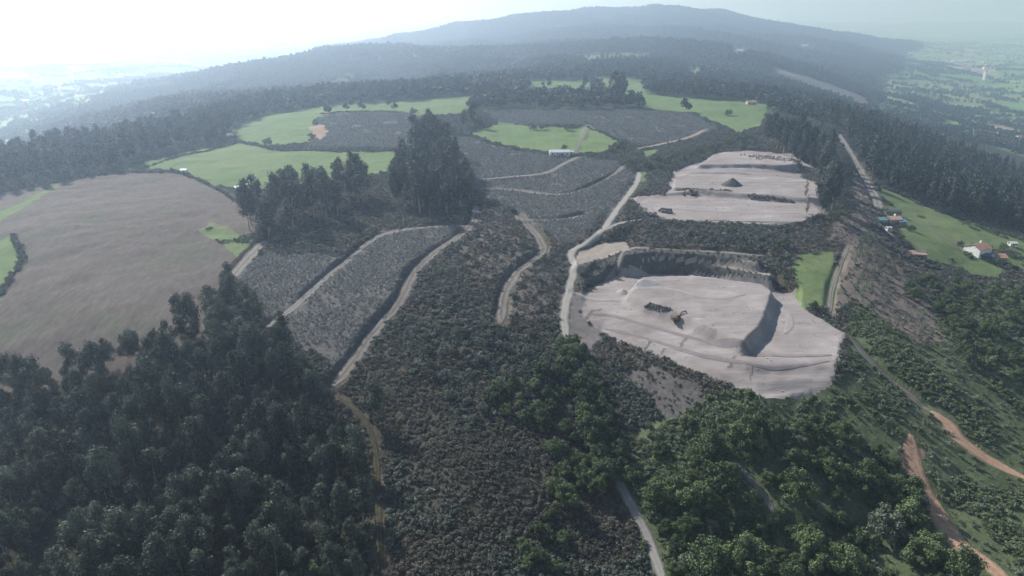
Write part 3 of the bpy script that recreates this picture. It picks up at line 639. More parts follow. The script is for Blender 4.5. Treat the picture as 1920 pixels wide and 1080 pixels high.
def bush(mat, seed, n=4, nl=22, leaf=.2, h=.7):
    r = np.random.default_rng(seed); cent = np.stack([r.normal(0, .34, n), r.normal(0, .34, n), np.abs(r.normal(.4, .18, n)) * h / .7], -1)
    V, Fq, T = clumps(r, cent, r.uniform(.3, .5, n), nl, leaf, .5, .85); return crown_mesh("bush", V, Fq, T, mat)
B = {}
for key, (mt, nn, nl, lf, hh) in {"sap": ("sap", 5, 24, .13, 1.0), "brown": ("brown", 6, 34, .115, .55), "green": ("green", 6, 36, .13, .7), "dead": ("dead", 4, 16, .15, .5), "olive": ("olive", 6, 34, .13, .8), "pale": ("pale", 6, 30, .13, .7)}.items():
    B[key] = [bush(LM[mt], 700 + i * 7, nn, nl, lf, hh) for i in range(4)]
def far_proto(seed):
    r = np.random.default_rng(seed); cent = np.stack([r.normal(0, 2.6, 7), r.normal(0, 2.6, 7), r.uniform(4.5, 11, 7)], -1)
    V, Fq, T = clumps(r, cent, r.uniform(2., 3.2, 7), 26, 1.25, .4, 1.0); return crown_mesh("far_tree", V, Fq, T, LM["far"])
FARP = [far_proto(800 + i) for i in range(6)]

def hp(pp, z=None): return hit(pp, z, H)
def hH(px, py): return hit([(px, py)], fn=H)[0]
def away(p):
    return p[~road_at(p[:, 0], p[:, 1])]

# ---- left foreground eucalyptus forest
P = hp([(-140,700),(60,712),(160,690),(300,660),(390,590),(425,545),(470,580),(540,680),(600,740),(660,840),(690,900),(690,1110),(600,1250),(-200,1250)])
p = away(pts_in(P, 4.7, .48, 11)); p = p[fbm(p[:, 0] / 9, p[:, 1] / 9, 2, 79) > -.3]; p = p[seen(p, 14, 60, 260)]; o = np.argsort(p[:, 1] ** 2 + p[:, 0] ** 2); p = p[o]
sz = .45 + .65 * rng.random(len(p)) ** 1.3
print("left forest", len(p))
for (x, y), s in list(zip(p, sz))[:300]:
    if rng.random() < .1: tree("pale" if rng.random() < .5 else "broad", x, y, s * .95, "mixed_tree", "lighter leafy tree scattered among the dark trees of the lower left forest", "lighter trees in the lower left forest"); continue
    tree("euc", x, y, s, "eucalyptus_tree", "dark eucalyptus tree in the dense forest filling the lower left foreground", "trees of the dense eucalyptus forest at lower left")
if len(p) > 300: stuff("eucalyptus_forest", p[300:], [q[0] for q in PROTO["euc"]], sz[300:], "dark eucalyptus forest crowns behind the foreground trees, up to the dry field edge", .02, "forest")

# ---- bottom right broadleaf trees
P = hp([(1200,862),(1270,838),(1330,806),(1540,800),(1640,810),(1690,850),(1650,880),(1700,930),(1760,1010),(1830,1090),(1860,1250),(1240,1250),(1262,1040),(1222,940)])
p = away(pts_in(P, 6.1, .46, 12)); p = p[seen(p, 5, 40, 160)]
k = fbm(p[:, 0] / 15, p[:, 1] / 15, 2, 77); p = p[k > -.5]
print("broad", len(p))
for x, y in p:
    s_ = .45 + 1.05 * rng.random() ** 1.5
    while s_ > .3 and project(x, y, H(x, y) + 9.4 * s_)[1] < 744: s_ -= .08
    tree("broad" if rng.random() > .1 else "pale", x, y, s_, "broadleaf_tree", "bushy green broadleaf tree in the thicket below the quarry, lower right", "broadleaf trees of the lower right thicket")
P = hp([(1780,610),(1960,590),(1960,960),(1880,870),(1860,820),(1890,720),(1800,680)])
p = away(pts_in(P, 8.5, .42, 13)); p = p[seen(p, 5, 40, 40)]; print("right edge", len(p))
for x, y in p: tree("broad", x, y, rng.uniform(.5, .95), "broadleaf_tree", "round green tree on the scrub slope at the right edge above the clay track", "trees along the right edge")
P = hp([(1700,520),(1790,520),(1880,540),(1960,520),(1960,590),(1780,600),(1700,560)])
p = away(pts_in(P, 8, .42, 14)); print("below houses", len(p))
for x, y in p: tree("broad", x, y, rng.uniform(.45, .85), "broadleaf_tree", "green tree in the belt just below the hillside houses", "trees in the belt below the houses")
# ---- road-side trees, centre
P = hp([(1015,690),(1066,668),(1090,720),(1118,790),(1138,870),(1152,930),(1060,960),(1010,900),(1040,830),(960,790),(900,770),(930,730)])
p = away(pts_in(P, 6.0, .42, 15)); print("centre", len(p))
for x, y in p: tree("broad", x, y, rng.uniform(.5, 1.05), "roadside_tree", "dark green tree massed on the left side of the shaded gravel road", "trees beside the shaded gravel road")
P = hp([(980,960),(1040,930),(1060,1000),(1050,1120),(980,1120)])
p = pts_in(P, 6.0, .42, 16)
for x, y in p: tree("broad", x, y, rng.uniform(.5, .8), "roadside_tree", "green tree at the bottom edge between brown bracken and the gravel road", "trees at the bottom edge beside bracken")
L = RL[0][2]; cum = np.concatenate([[0], np.cumsum(np.hypot(*np.diff(L, axis=0).T))]); tl = cum[-1]
for k_, s_ in enumerate(np.arange(cum[-1] * .36, cum[-1] - 2, 2.6)):
    x = np.interp(s_, cum, L[:, 0]); y = np.interp(s_, cum, L[:, 1]); x2 = np.interp(s_ + 1, cum, L[:, 0]); y2 = np.interp(s_ + 1, cum, L[:, 1]); l_ = math.hypot(x2 - x, y2 - y) + 1e-6
    side = -1 if k_ % 2 else 1; off = rng.uniform(1.6, 4.2) * side; nx, ny = (y2 - y) / l_, -(x2 - x) / l_
    if nx < 0: nx, ny = -nx, -ny
    tree("broad", x + nx * off, y + ny * off, rng.uniform(.75, 1.15) if side < 0 else rng.uniform(.55, .85), "roadside_tree", "green tree overhanging the hidden stretch of the gravel road below the junction", "trees overhanging the gravel road")
# ---- tall stand left of centre
P = hp([(462,436),(470,412),(560,388),(690,352),(700,362),(640,405),(560,430),(505,446)])
p = pts_in(P, 8.0, .5, 17); print("stand1", len(p))
for x, y in p: tree("tall", x, y, rng.uniform(.7, 1.0), "tall_eucalyptus", "tall bare-stemmed eucalyptus in the stand beside the dry field and green meadow", "tall eucalyptus stand beside the dry field")
P = hp([(748,352),(770,318),(800,305),(850,315),(885,350),(885,395),(830,408),(770,402),(730,385)])
p = pts_in(P, 7.4, .5, 18); print("stand2", len(p))
for x, y in p: tree("tall", x, y, float(np.clip(1.0 - .011 * (x + 45), .42, 1.0)) * rng.uniform(.6, 1.12), "tall_eucalyptus", "tall dark eucalyptus in the dense clump above the fork of the tracks", "dense tall eucalyptus clump in the centre")
P = hp([(780,292),(800,285),(830,290),(840,300),(800,305),(775,312)])
for x, y in pts_in(P, 8, .42, 19): tree("tall", x, y, rng.uniform(.95, 1.15), "tall_eucalyptus", "tallest eucalyptus rising at the back of the central clump", "tallest trees at the back of the central clump")
# ---- stand right of the upper quarry
P = hp([(1424,268),(1470,262),(1520,282),(1556,325),(1568,372),(1556,405),(1535,418),(1545,360),(1525,318),(1450,285)])
p = away(pts_in(P, 7.2, .42, 20)); print("stand3", len(p))
for x, y in p: tree("tall", x, y, rng.uniform(.55, .95), "tall_eucalyptus", "slender eucalyptus in the stand along the right side of the upper quarry terrace", "eucalyptus stand right of the upper quarry")
P = hp([(1612,450),(1640,450),(1690,540),(1730,600),(1740,660),(1680,640),(1610,570),(1595,520)])
p = away(pts_in(P, 6.0, .45, 21)); p = p[fbm(p[:, 0] / 14, p[:, 1] / 14, 2, 71) > -.15]; print("young", len(p))
for x, y in p: tree("young", x, y, rng.uniform(.6, 1.1), "young_tree", "thin grey-green young tree in the strip across the ridge right of the quarry", "young trees of the strip on the ridge")
# ---- right slope pine wood behind the houses
P = hp([(1590,262),(1640,350),(1720,378),(1830,410),(1960,452)])
back = np.array([(600, 540), (540, 640), (460, 720), (380, 740), (310, 720)]); P2 = np.concatenate([P, back])
p = pts_in(P2, 7.6, .42, 22); p = p[np.isin(cover_at(p[:, 0], p[:, 1]), [CI['woodland_floor'], CI['scrub_slope'], CI['hills']])]; p = p[seen(p, 12, 60, 0)]; p = p[np.argsort(np.hypot(p[:, 0], p[:, 1]))]; print("pine", len(p))
sz = rng.uniform(.75, 1.15, len(p))
for (x, y), s in list(zip(p, sz))[:300]: tree("pine", x, y, s, "pine_tree", "dark pine in the wood on the slope behind the hillside houses", "pines of the wood on the right slope")
if len(p) > 300: stuff("pine_wood", p[300:], [q[0] for q in PROTO["pine"]], sz[300:], "dark wood continuing behind the front pines down to the valley", .02, "wood")
# ---- left woodland behind the dry field
Fp = hp([(-160,395),(0,358),(120,338),(232,316),(335,284),(432,262),(436,238),(505,212),(640,193),(760,186),(884,178)])
Bk = Fp[::-1] + np.array([(-10, 60), (-12, 60), (-20, 60), (-30, 60), (-50, 70), (-70, 100), (-75, 110), (-80, 110), (-80, 110), (-80, 100), (-80, 90)])
P = np.concatenate([Fp, Bk]); p = pts_in(P, 8.5, .42, 23); p = p[seen(p, 12, 60, 0)]; p = p[np.argsort(np.hypot(p[:, 0], p[:, 1]))]; print("leftwood", len(p))
sz = rng.uniform(.5, .85, len(p))
for (x, y), s in list(zip(p, sz))[:300]: tree("wood", x, y, s, "woodland_tree", "dark tree in the wood behind the dry field and pale meadow at left", "trees of the wood behind the left fields", False)
if len(p) > 300: stuff("woodland", p[300:], [q[0] for q in PROTO["wood"]], sz[300:], "dark wood continuing behind the front trees along the meadow edge", .02, "wood")
# ---- belts on the plateau
for pp, sp, s0, s1, lb, gr, sd in (
  ([(890,202),(1000,198),(1120,200),(1128,180),(1010,172),(900,178)], 6, .16, .3, "tree in the planted belt behind the heath on the plateau", "trees of the planted belt on the plateau", 24),
  ([(1212,178),(1300,184),(1440,194),(1570,215),(1600,200),(1480,165),(1350,148),(1240,150),(1205,158)], 11, .45, .75, "dark tree in the long belt behind the green plateau meadow", "trees of the dark belt behind the plateau meadow", 25),
  ([(1120,146),(1200,146),(1290,140),(1280,120),(1180,118),(1100,126)], 14, .5, .75, "hazy tree in the belt between the two far plateau fields", "trees between the far plateau fields", 26)):
    p = pts_in(hp(pp), sp, .42, sd); p = p[cover_at(p[:, 0], p[:, 1]) != CI["meadow"]]; print("belt", len(p))
    p = p[np.argsort(np.hypot(p[:, 0], p[:, 1]))]
    for x, y in p[:98]: tree("wood", x, y, rng.uniform(s0, s1), "plateau_tree", lb, gr, False)
    if len(p) > 98: stuff("tree_belt", p[98:], [q[0] for q in PROTO["wood"]], rng.uniform(s0, s1, len(p) - 98), "trees filling the back of the belt, " + gr, .02, "trees")
# ---- single trees
for px, py, key, s, lb in (
  (1150,200,"tall",1.45,"largest dark tree, lone, at the corner of the plateau meadow and the heath"),
  (1164,198,"tall",1.2,"second dark tree crowded against the largest lone plateau tree"),
  (1094,172,"tall",.75,"dark round tree on the edge of the far narrow meadow"),
  (1064,244,"pale",.9,"dark bush-shaped tree at the top edge of the small meadow above the white shed"),
  (1000,243,"pale",.85,"left one of two low trees on the small meadow's upper edge"),
  (1016,243,"pale",.75,"right one of two low trees on the small meadow's upper edge"),
  (1058,280,"broad",.55,"small dark tree beside the white shed and its path"),
  (503,272,"pale",.95,"small lone tree on the hedge between the two green meadows at left"),
  (520,276,"pale",.5,"low bush next to the lone tree on the meadow hedge"),
  (885,240,"tall",.85,"tall dark tree right of the pair beside the small meadow's left tip"),
  (897,238,"broad",1.3,"broad dark tree overhanging the left tip of the small meadow"),
  (870,243,"tall",.75,"dark tree between the central clump and the small meadow"),
  (850,252,"pale",1.3,"round grey-green tree at the foot of the small meadow's tree group"),
  (775,215,"pale",1.0,"pale airy tree on the edge of the upper green meadow"),
  (1365,216,"broad",.9,"lone bush on the boundary of heath and plateau meadow"),
  (700,790,"euc",.95,"lone green eucalyptus beside the grassy track casting a long shadow"),
  (1120,735,"broad",.7,"round light green tree at the bend where the gravel road enters the shade"),
  (1095,905,"broad",.8,"round light green tree overhanging the shaded gravel road"),
  (1290,800,"broad",.6,"round grey-green tree at the upper left corner of the thicket"),
  (1660,880,"broad",.85,"isolated round tree just left of the clay scar"),
  (1470,465,"broad",.75,"bright round tree at the right end of the quarry bank"),
  (1455,482,"euc",.5,"dark tree on the right end of the quarry bank"),
  (1525,580,"broad",.55,"dark tree at the lower corner of the green patch right of the quarry"),
  (1510,370,"young",.9,"thin tree on the right edge of the upper quarry floor"),
  (1512,400,"young",1.0,"thin tree at the lower right corner of the upper quarry floor"),
  (1708,432,"broad",.5,"dark round bush on the lawn near the pink-roofed house"),
  (1690,447,"broad",.4,"dark bush above the flat-roofed bungalow"),
  (1800,460,"broad",.5,"dark tree touching the left side of the orange-roofed house"),
  (1870,498,"broad",.5,"dark tree in front of the smaller orange-roofed house"),
  (1895,505,"broad",.45,"dark garden tree right of the smaller orange-roofed house"),
  (1660,398,"broad",.4,"dark bush at the end of the ridge track"),
  (1180,310,"pale",1.0,"grey airy tree beside the top of the gravel road"),
  (570,690,"broad",.45,"green round bush-tree between the eucalyptus forest and the sapling plantation"),
):
    x, y = hH(px, py); tree(key, x, y, s, "lone_tree", lb)
P = hp([(770,640),(880,600),(1000,610),(1040,690),(1000,760),(900,800),(820,760)])
p = away(pts_in(P, 5.2, .48, 31)); p = p[fbm(p[:, 0] / 12, p[:, 1] / 12, 2, 83) > -.2]
for x, y in p: tree("dusk", x, y, rng.uniform(.25, .6), "bush", "dark bush on the lower part of the bracken slope left of the shaded road", "dark bushes on the bracken slope")
P = hp([(1080,500),(1150,490),(1170,520),(1110,540),(1085,580),(1075,540)])
for x, y in away(pts_in(P, 5.0, .48, 32)): tree("dusk", x, y, rng.uniform(.2, .4), "bush", "dark bush on the bank between the gravel road and the lower quarry", "bushes on the bank beside the gravel road")
P = hp([(1230,425),(1440,425),(1480,450),(1440,465),(1250,455)])
p = away(pts_in(P, 7.0, .48, 33)); p = p[fbm(p[:, 0] / 12, p[:, 1] / 12, 2, 85) > -.1]
for x, y in p: tree("broad", x, y, rng.uniform(.2, .45), "bush", "green bush on the scrub slope between the upper and lower quarry", "green bushes between the two quarries")
# copse left of upper quarry
P = hp([(1205,318),(1240,292),(1330,280),(1350,262),(1420,262),(1420,280),(1330,290),(1300,305),(1230,325)])
p = away(pts_in(P, 7.5, .42, 27)); p = p[cover_at(p[:, 0], p[:, 1]) != CI["quarry_floor"]]; print("copse", len(p))
for x, y in p: tree("pale" if rng.random() < .4 else "broad", x, y, rng.uniform(.45, .8), "copse_tree", "bushy grey-green tree in the copse above the upper quarry terraces", "trees of the copse above the upper quarry")
P = hp([(1130,290),(1165,268),(1168,285),(1140,298)])
for x, y in pts_in(P, 6, .42, 28): tree("broad", x, y, rng.uniform(.4, .6), "copse_tree", "dark tree in the small clump below the path meadow", "trees in the clump below the path meadow")

# ------------------------------------------------------------------ uncountable cover
def cover_pts(names, sp, ymin, ymax, seed, dens=None, jit=.45):
    P = np.array([(-1.05 * (ymax + 40), ymin), (1.05 * (ymax + 40), ymin), (1.05 * (ymax + 40), ymax), (-1.05 * (ymax + 40), ymax)])
    p = pts_in(P, sp, jit, seed); p = p[np.abs(p[:, 0]) < .8 * (p[:, 1] + 40)]; p = p[seen(p, 2, 20, 30)]
    m = np.isin(cover_at(p[:, 0], p[:, 1]), [CI[n_] for n_ in names]) & ~road_at(p[:, 0], p[:, 1]); p = p[m]
    if dens is not None:
        d = fbm(p[:, 0] / 14, p[:, 1] / 14, 3, seed) * .9 + .5; p = p[rng.random(len(p)) < np.clip(d * dens, 0, 1)]
    return p
p = rows_in(np.array([(-420., 160), (520, 160), (520, 900), (-420, 900)]), 1.1, 2.1, R(60), .3, 51); p = p[seen(p, 2, 20, 30)]
p = p[(cover_at(p[:, 0], p[:, 1]) == CI["plantation_soil"]) & ~road_at(p[:, 0], p[:, 1])]; p = p[fbm(p[:, 0] / 13, p[:, 1] / 13, 3, 51) > -.42 + .3 * (rng.random(len(p)) - .5)]
stuff("saplings", p, B["sap"], rng.uniform(.55, 1.1, len(p)), "bluish grey eucalyptus saplings planted over the cleared slopes", cat="saplings")
p = cover_pts(["scrub_slope", "bare_soil"], 1.15, 80, 520, 52); 
px_, _ = project(p[:, 0], p[:, 1], H(p[:, 0], p[:, 1])); bare = cover_at(p[:, 0], p[:, 1]) == CI["bare_soil"]; kz = fbm(p[:, 0] / 16, p[:, 1] / 16, 3, 88)
keep = (~bare & (rng.random(len(p)) < np.clip(.85 + 1.1 * fbm(p[:, 0] / 9, p[:, 1] / 9, 3, 86), .6, 1))) | (bare & (rng.random(len(p)) < .5)); kz = kz + np.clip((p[:, 1] - 170) / 200, -.1, .16) * rng.random(len(p)); grey = (rng.random(len(p)) < np.clip((p[:, 1] - 165) / 120, 0, .5)); stuff('grey_heath', p[keep & grey], B['sap'] + B['dead'], rng.uniform(.6, 1.4, (keep & grey).sum()), 'grey heath and dry twigs on the upper slopes around the tracks', cat='heath'); keep = keep & ~grey; sel = keep & (kz < .12); print("bracken", sel.sum())
stuff("bracken", p[sel], B["brown"], rng.uniform(.75, 1.6, sel.sum()), "brown bracken and dry scrub covering the slopes around the tracks", cat="bracken")
sel = keep & (kz >= .12); print("olive", sel.sum())
stuff("dark_scrub", p[sel], B["olive"], rng.uniform(.7, 1.9, sel.sum()), "dark green bushes mixed through the bracken slopes", cat="scrub")
p = cover_pts(["green_slope", "rough_grass"], 1.35, 80, 420, 53); kz = fbm(p[:, 0] / 12, p[:, 1] / 12, 3, 89)
sel = (kz > np.where(p[:, 0] > .52 * p[:, 1], .0, -.3)) & ((cover_at(p[:, 0], p[:, 1]) == CI['green_slope']) | (kz > .32)); stuff("green_scrub", p[sel], B["green"], rng.uniform(.5, 1.7, sel.sum()) , "green bramble and scrub on the lower right slope", cat="scrub"); print("green", sel.sum())
p = cover_pts(["green_slope", "woodland_floor"], 3.4, 80, 420, 54); stuff("grey_scrub", p, B["pale"], rng.uniform(.5, 1.8, len(p)), "grey green saplings and shrubs on the rough slopes and forest floor", cat="scrub")
p = cover_pts(["bank", "dark_soil", "cleared_strip"], 1.7, 120, 520, 55); kz = rng.random(len(p)); p = p[kz < np.where(cover_at(p[:, 0], p[:, 1]) == CI['bank'], .6, .42)]; stuff("bank_shrubs", p, B["olive"], rng.uniform(.35, 1.0, len(p)), "dark low shrubs growing on the quarry banks and cleared ground", cat="shrubs"); print("bank", len(p))
p = cover_pts(["scrub_slope"], 2.6, 400, 900, 56); stuff("heath_scrub", p, B["olive"], rng.uniform(.8, 2.4, len(p)), "dark heath scrub along the plateau edges", cat="scrub"); print("heath", len(p))
p = cover_pts(["woodland_floor"], 2.4, 140, 640, 57); stuff("undergrowth", p, B["brown"], rng.uniform(.6, 1.6, len(p)), "brown undergrowth below the tree stands", cat="undergrowth"); print("under", len(p))
def stone(seed):
    r = np.random.default_rng(seed); q = np.array([(a, b, d) for d in (-.6, .6) for a, b in ((-1,-1),(1,-1),(1,1),(-1,1))]) * r.uniform(.5, 1.2, (8, 3))
    return mesh("stone", q, [(3,2,1,0),(4,5,6,7),(0,1,5,4),(1,2,6,5),(2,3,7,6),(3,0,4,7)], M["pale_heap"], link=False).data
p = cover_pts(["quarry_floor"], 1.6, 150, 480, 58); p = p[rng.random(len(p)) < .25 + .9 * fbm(p[:, 0] / 12, p[:, 1] / 12, 3, 59)]
stuff("stones", p, [stone(900 + k) for k in range(4)], .07 + .24 * rng.random(len(p)) ** 4, "loose stones scattered over the quarry floors", 0, "stones")
# hedges between the meadows
hl = [[(232,321),(300,322),(345,326)],[(262,318),(330,296),(390,283),(440,270)],[(440,264),(500,278),(530,283),(745,284)],[(560,279),(600,276),(700,279),(770,281)],[(600,214),(700,210),(748,212)],[(0,553),(20,520),(40,488),(36,465),(20,442)],[(1100,238),(1130,250),(1160,264)],[(1290,211),(1350,236),(1382,251),(1422,256)],[(1640,345),(1720,378),(1800,405),(1918,452)],[(1720,495),(1790,512),(1870,525)],[(345,326),(400,352),(440,375),(470,400)]]
for L_ in hl:
    L = smooth(hp(L_), 8); cum = np.concatenate([[0], np.cumsum(np.hypot(*np.diff(L, axis=0).T))]); s = np.arange(0, cum[-1], .9); q = np.stack([np.interp(s, cum, L[:, 0]), np.interp(s, cum, L[:, 1])], -1) + rng.normal(0, .5, (len(s), 2))
    k = rng.random(len(q)) < .85
    o = stuff("hedge", q[k], B["olive"], rng.uniform(.8, 1.9, k.sum())); tag(o, None, "hedge")
    o["label"] = {0: "dark hedge along the top of the dry field", 1: "dark hedge slanting along the meadow's upper left edge", 2: "dark hedge dividing the two green meadows at left", 3: "shrub row below the grey sapling patch", 4: "shrub row above the grey sapling patch", 5: "curved dark hedge in the green corner of the dry field", 6: "dark hedge between the path meadow and the heath", 7: "dark hedge between the heath and the plateau meadow", 8: "grey hedge along the foot of the pine wood", 9: "low hedge below the lawn of the orange roofed house", 10: "thin hedge between dry field and meadow beside the pale path"}[hl.index(L_)]
# far wooded hills
p = cover_pts(["hills"], 10.5, 640, 1700, 61); p2 = cover_pts(["hills"], 15, 1700, 4600, 62); p = np.concatenate([p, p2])
kz = fbm(p[:, 0] / 160, p[:, 1] / 160, 3, 91); p = p[kz > -.55]
ax, ay = project(p[:, 0], p[:, 1], H(p[:, 0], p[:, 1]) + 9)
for q_ in ([(1092,104),(1160,102),(1218,97),(1220,112),(1095,113)], [(985,154),(1110,148),(1110,162),(990,167)], [(1440,131),(1470,129),(1630,188),(1622,198),(1540,172)], [(1280,126),(1314,126),(1314,140),(1284,140)], [(1370,90),(1402,90),(1402,98),(1370,98)], [(1495,78),(1530,78),(1530,92),(1495,92)]):
    k_ = ~inside(ax, ay, np.array(q_, float)); p, ax, ay = p[k_], ax[k_], ay[k_]
stuff("far_forest", p, FARP, rng.uniform(.75, 1.3, len(p)) * np.where(p[:, 1] > 1700, 1.25, .85) , "hazy forest covering the hills behind the plateau", .0, "forest")
# valley trees along field edges and in clumps
p = np.concatenate([cover_pts(["valley_floor"], 5, 700, 1700, 63), cover_pts(["valley_floor"], 8, 1700, 3200, 64), cover_pts(["valley_floor"], 16, 3200, 5600, 65)]); p = p[np.argsort(p[:, 1])]
n1, e1, e2 = cell(p[:, 0], p[:, 1]); kz = fbm(p[:, 0] / 260, p[:, 1] / 260, 3, 93); ed = (e2 - e1) < .045
sparse = rng.random(len(p)) < np.where(p[:, 1] < 1700, .3, .5)
p = p[(ed & (rng.random(len(p)) < .85) & (fbm(p[:, 0] / 130, p[:, 1] / 130, 2, 94) > -.2)) | ((kz > .45) & sparse)]; print("valley", len(p))
stuff("valley_trees", p, FARP, rng.uniform(.5, 1.0, len(p)), "hedgerow trees and copses dotted between the valley fields", .0, "trees")

def box_vf(x0, x1, y0, y1, z0, z1):
    V = [(x, y, z) for z in (z0, z1) for x, y in ((x0, y0), (x1, y0), (x1, y1), (x0, y1))]
    return V, [(3, 2, 1, 0), (4, 5, 6, 7), (0, 1, 5, 4), (1, 2, 6, 5), (2, 3, 7, 6), (3, 0, 4, 7)]

# ------------------------------------------------------------------ buildings
def plain(name, c, rough=.7, var=.12, sc=1.2):
    N = NT(name); tc = N.n("TexCoord"); b = N.n("TexNoise", Scale=sc, Detail=5.0); N.l(tc.outputs["Object"], b.inputs["Vector"])
    N.l(ramp(N, b.outputs["Fac"], [(.3, tuple(v * (1 - var) for v in c)), (.7, tuple(v * (1 + var) for v in c))]), N.b.inputs["Base Color"]); N.b.inputs["Roughness"].default_value = rough; N.b.inputs["Specular IOR Level"].default_value = .3; return N.m
BM = {"spoil": plain("pink_spoil", (.3, .24, .215), .95, .3, 1.5), "white": plain("white_render", (.72, .71, .69)), "cream": plain("cream_render", (.45, .4, .34)), "grey": plain("grey_block", (.2, .19, .18)), "orange": plain("orange_tiles", (.3, .175, .12), .8, .3, .9),
      "rust": plain("weathered_tiles", (.4, .26, .2), .8, .25, .9), "dark": plain("dark_sheet", (.05, .055, .06), .5), "blue": plain("blue_tarpaulin", (.16, .27, .38), .4, .15), "navy": plain("navy_sheet", (.06, .09, .15), .45),
      "glass": plain("window_glass", (.03, .035, .045), .15, .1), "metal": plain("pale_sheet_roof", (.5, .5, .5), .45), "yellow": plain("machine_paint", (.1, .07, .04), .5), "black": plain("machine_black", (.03, .03, .03), .6), "green": plain("greenhouse_film", (.24, .36, .33), .3), "rock": plain("dark_rubble", (.12, .11, .1), .95, .4, 2), "red": plain("red_brown_roof", (.3, .15, .11), .8, .2)}
def bx(x0, x1, y0, y1, z0, z1): return box_vf(x0, x1, y0, y1, z0, z1)
def gable(w_, d_, h, rh, ov=.35, th=.18):
    a, b = w_ / 2, d_ / 2
    wall = ([(-a,-b,-1.5),(a,-b,-1.5),(a,b,-1.5),(-a,b,-1.5),(-a,-b,h),(a,-b,h),(a,b,h),(-a,b,h),(-a,0,h+rh),(a,0,h+rh)], [(0,1,5,4),(2,3,7,6),(1,2,6,9,5),(3,0,4,8,7),(4,5,9,8),(6,7,8,9)])
    A = a + ov; Bb = b + ov; e = h - rh * ov / b
    V = []
    for dz in (.03, th + .03):
        V += [(-A,-Bb,e+dz),(A,-Bb,e+dz),(A,0,h+rh+dz),(-A,0,h+rh+dz),(A,Bb,e+dz),(-A,Bb,e+dz)]
    Fc = [(1,0,3,2),(2,3,5,4),(6,7,8,9),(9,8,10,11),(0,1,7,6),(4,5,11,10),(1,2,8,7),(2,4,10,8),(3,0,6,9),(5,3,9,11)]
    return wall, (V, Fc)
def building(name, label, px, py, rz, w_, d_, h, rh, wm, rm, wins=3, chim=True, door=True, cat="house", group=None, small=False):
    x, y = hH(px, py); z = float(min(H(x + dx, y + dy) for dx in (-w_ * .4, w_ * .4) for dy in (-d_ * .4, d_ * .4))) + .25
    o = empty(name, (x, y, z), R(rz), label, cat, group)
    (wv, wf), (rv, rf) = gable(w_, d_, h, rh); mesh("wall", wv, wf, BM[wm], o); r = mesh("roof", rv, rf, BM[rm], o)
    if small: return o
    if chim: mesh("chimney", *bx(w_ * .2, w_ * .2 + .7, .4, 1.1, h + rh * .5, h + rh + .9), BM["white"], r)
    if door:
        dr = mesh("door", *bx(-.5, .5, -d_ / 2 - .05, -d_ / 2 + .02, .0, 2.1), BM["rust"], o)
    for k in range(wins):
        xx = -w_ / 2 + w_ * (k + .5) / wins
        if abs(xx) < .9 and door: xx += 1.3
        wn = mesh("window", *bx(xx - .5, xx + .5, -d_ / 2 - .04, -d_ / 2 + .02, 1.0, 2.2), BM["white"], o); mesh("pane", *bx(xx - .4, xx + .4, -d_ / 2 - .07, -d_ / 2 - .042, 1.1, 2.1), BM["glass"], wn)
    for sx in (-1, 1):
        wn = mesh("window", *bx(sx * w_ / 2 - .04, sx * w_ / 2 + .04, -.5, .5, 1.0, 2.2), BM["white"], o); mesh("pane", *bx(sx * (w_ / 2 + .045) - .02, sx * (w_ / 2 + .045) + .02, -.4, .4, 1.1, 2.1), BM["glass"], wn)
    return o
building("house", "white-walled house with bright orange tiled roof, larger of the pair on the right slope", 1831, 475, 22, 8.6, 8.4, 4.3, 1.9, "white", "orange")
building("house", "smaller orange-roofed house with dark front wall, right of the larger orange-roofed house", 1866, 487, -8, 7.5, 6, 2.8, 1.3, "grey", "orange", 2, False)
building("bungalow", "low flat-looking bungalow with weathered beige and orange tiles below the brown ridge", 1712, 476, -6, 9.5, 6, 2.6, .8, "grey", "rust", 3, False)
building("cottage", "small cottage with pinkish weathered roof beside the blue tarpaulin shelter", 1672, 416, 12, 7.5, 5.5, 2.5, 1.1, "cream", "rust", 2)
building("shed", "dark sheet-roofed shed just behind the pinkish cottage", 1671, 402, 4, 9.0, 4, 2.6, .5, "grey", "dark", 0, False, True, "shed")
building("shelter", "shelter covered by a pale blue tarpaulin right of the pinkish cottage", 1687, 420, 12, 4.5, 4, 2.0, .5, "grey", "blue", 0, False, False, "shelter")
building("greenhouse", "small pale green plastic greenhouse left of the pinkish cottage", 1653, 415, 8, 4.5, 3, 1.6, .9, "green", "green", 0, False, False, "greenhouse")
building("lean_to", "dark blue sheet-covered lean-to between the two orange-roofed houses", 1848, 484, -30, 5.5, 4.5, 2.6, .6, "navy", "navy", 0, False, False, "shed")
building("hut", "tiny white hut standing on the track side below the pinkish cottage", 1665, 433, 5, 2, 1.8, 1.7, .3, "white", "metal", 0, False, True, "hut")
building("hut", "white hut standing alone on the lawn at the far right", 1897, 461, 0, 3.6, 2.6, 2.0, .5, "white", "metal", 1, False, True, "hut")
building("farm_shed", "long low white shed with pale pink roof at the foot of the path meadow", 1049, 291, 3, 13.5, 5.5, 2.8, 1.0, "white", "metal", 4, False, True, "shed")
building("hut", "little white hut at the right end of the long white shed", 1071, 291, 0, 3, 2.6, 2.2, .4, "white", "metal", 0, False, True, "hut")
building("hut", "white hut tucked against the left end of the tall eucalyptus stand", 450, 358, -10, 4.5, 2.8, 2.3, .4, "white", "metal", 1, False, True, "hut")
building("hut", "tiny white hut where the dry field, hedge and meadow meet", 346, 325, 0, 3.4, 2.4, 2.2, .4, "white", "metal", 0, False, True, "hut")
building("hut", "grey white hut at the left tip of the pale upper meadow", 432, 258, 10, 5, 4, 2.6, .8, "white", "metal", 1, False, True, "hut")
building("farmhouse", "small red-roofed farmhouse beyond the belt on the far edge of the plateau meadow", 1408, 196, 0, 9, 6, 2.8, 1.2, "cream", "red", 2)
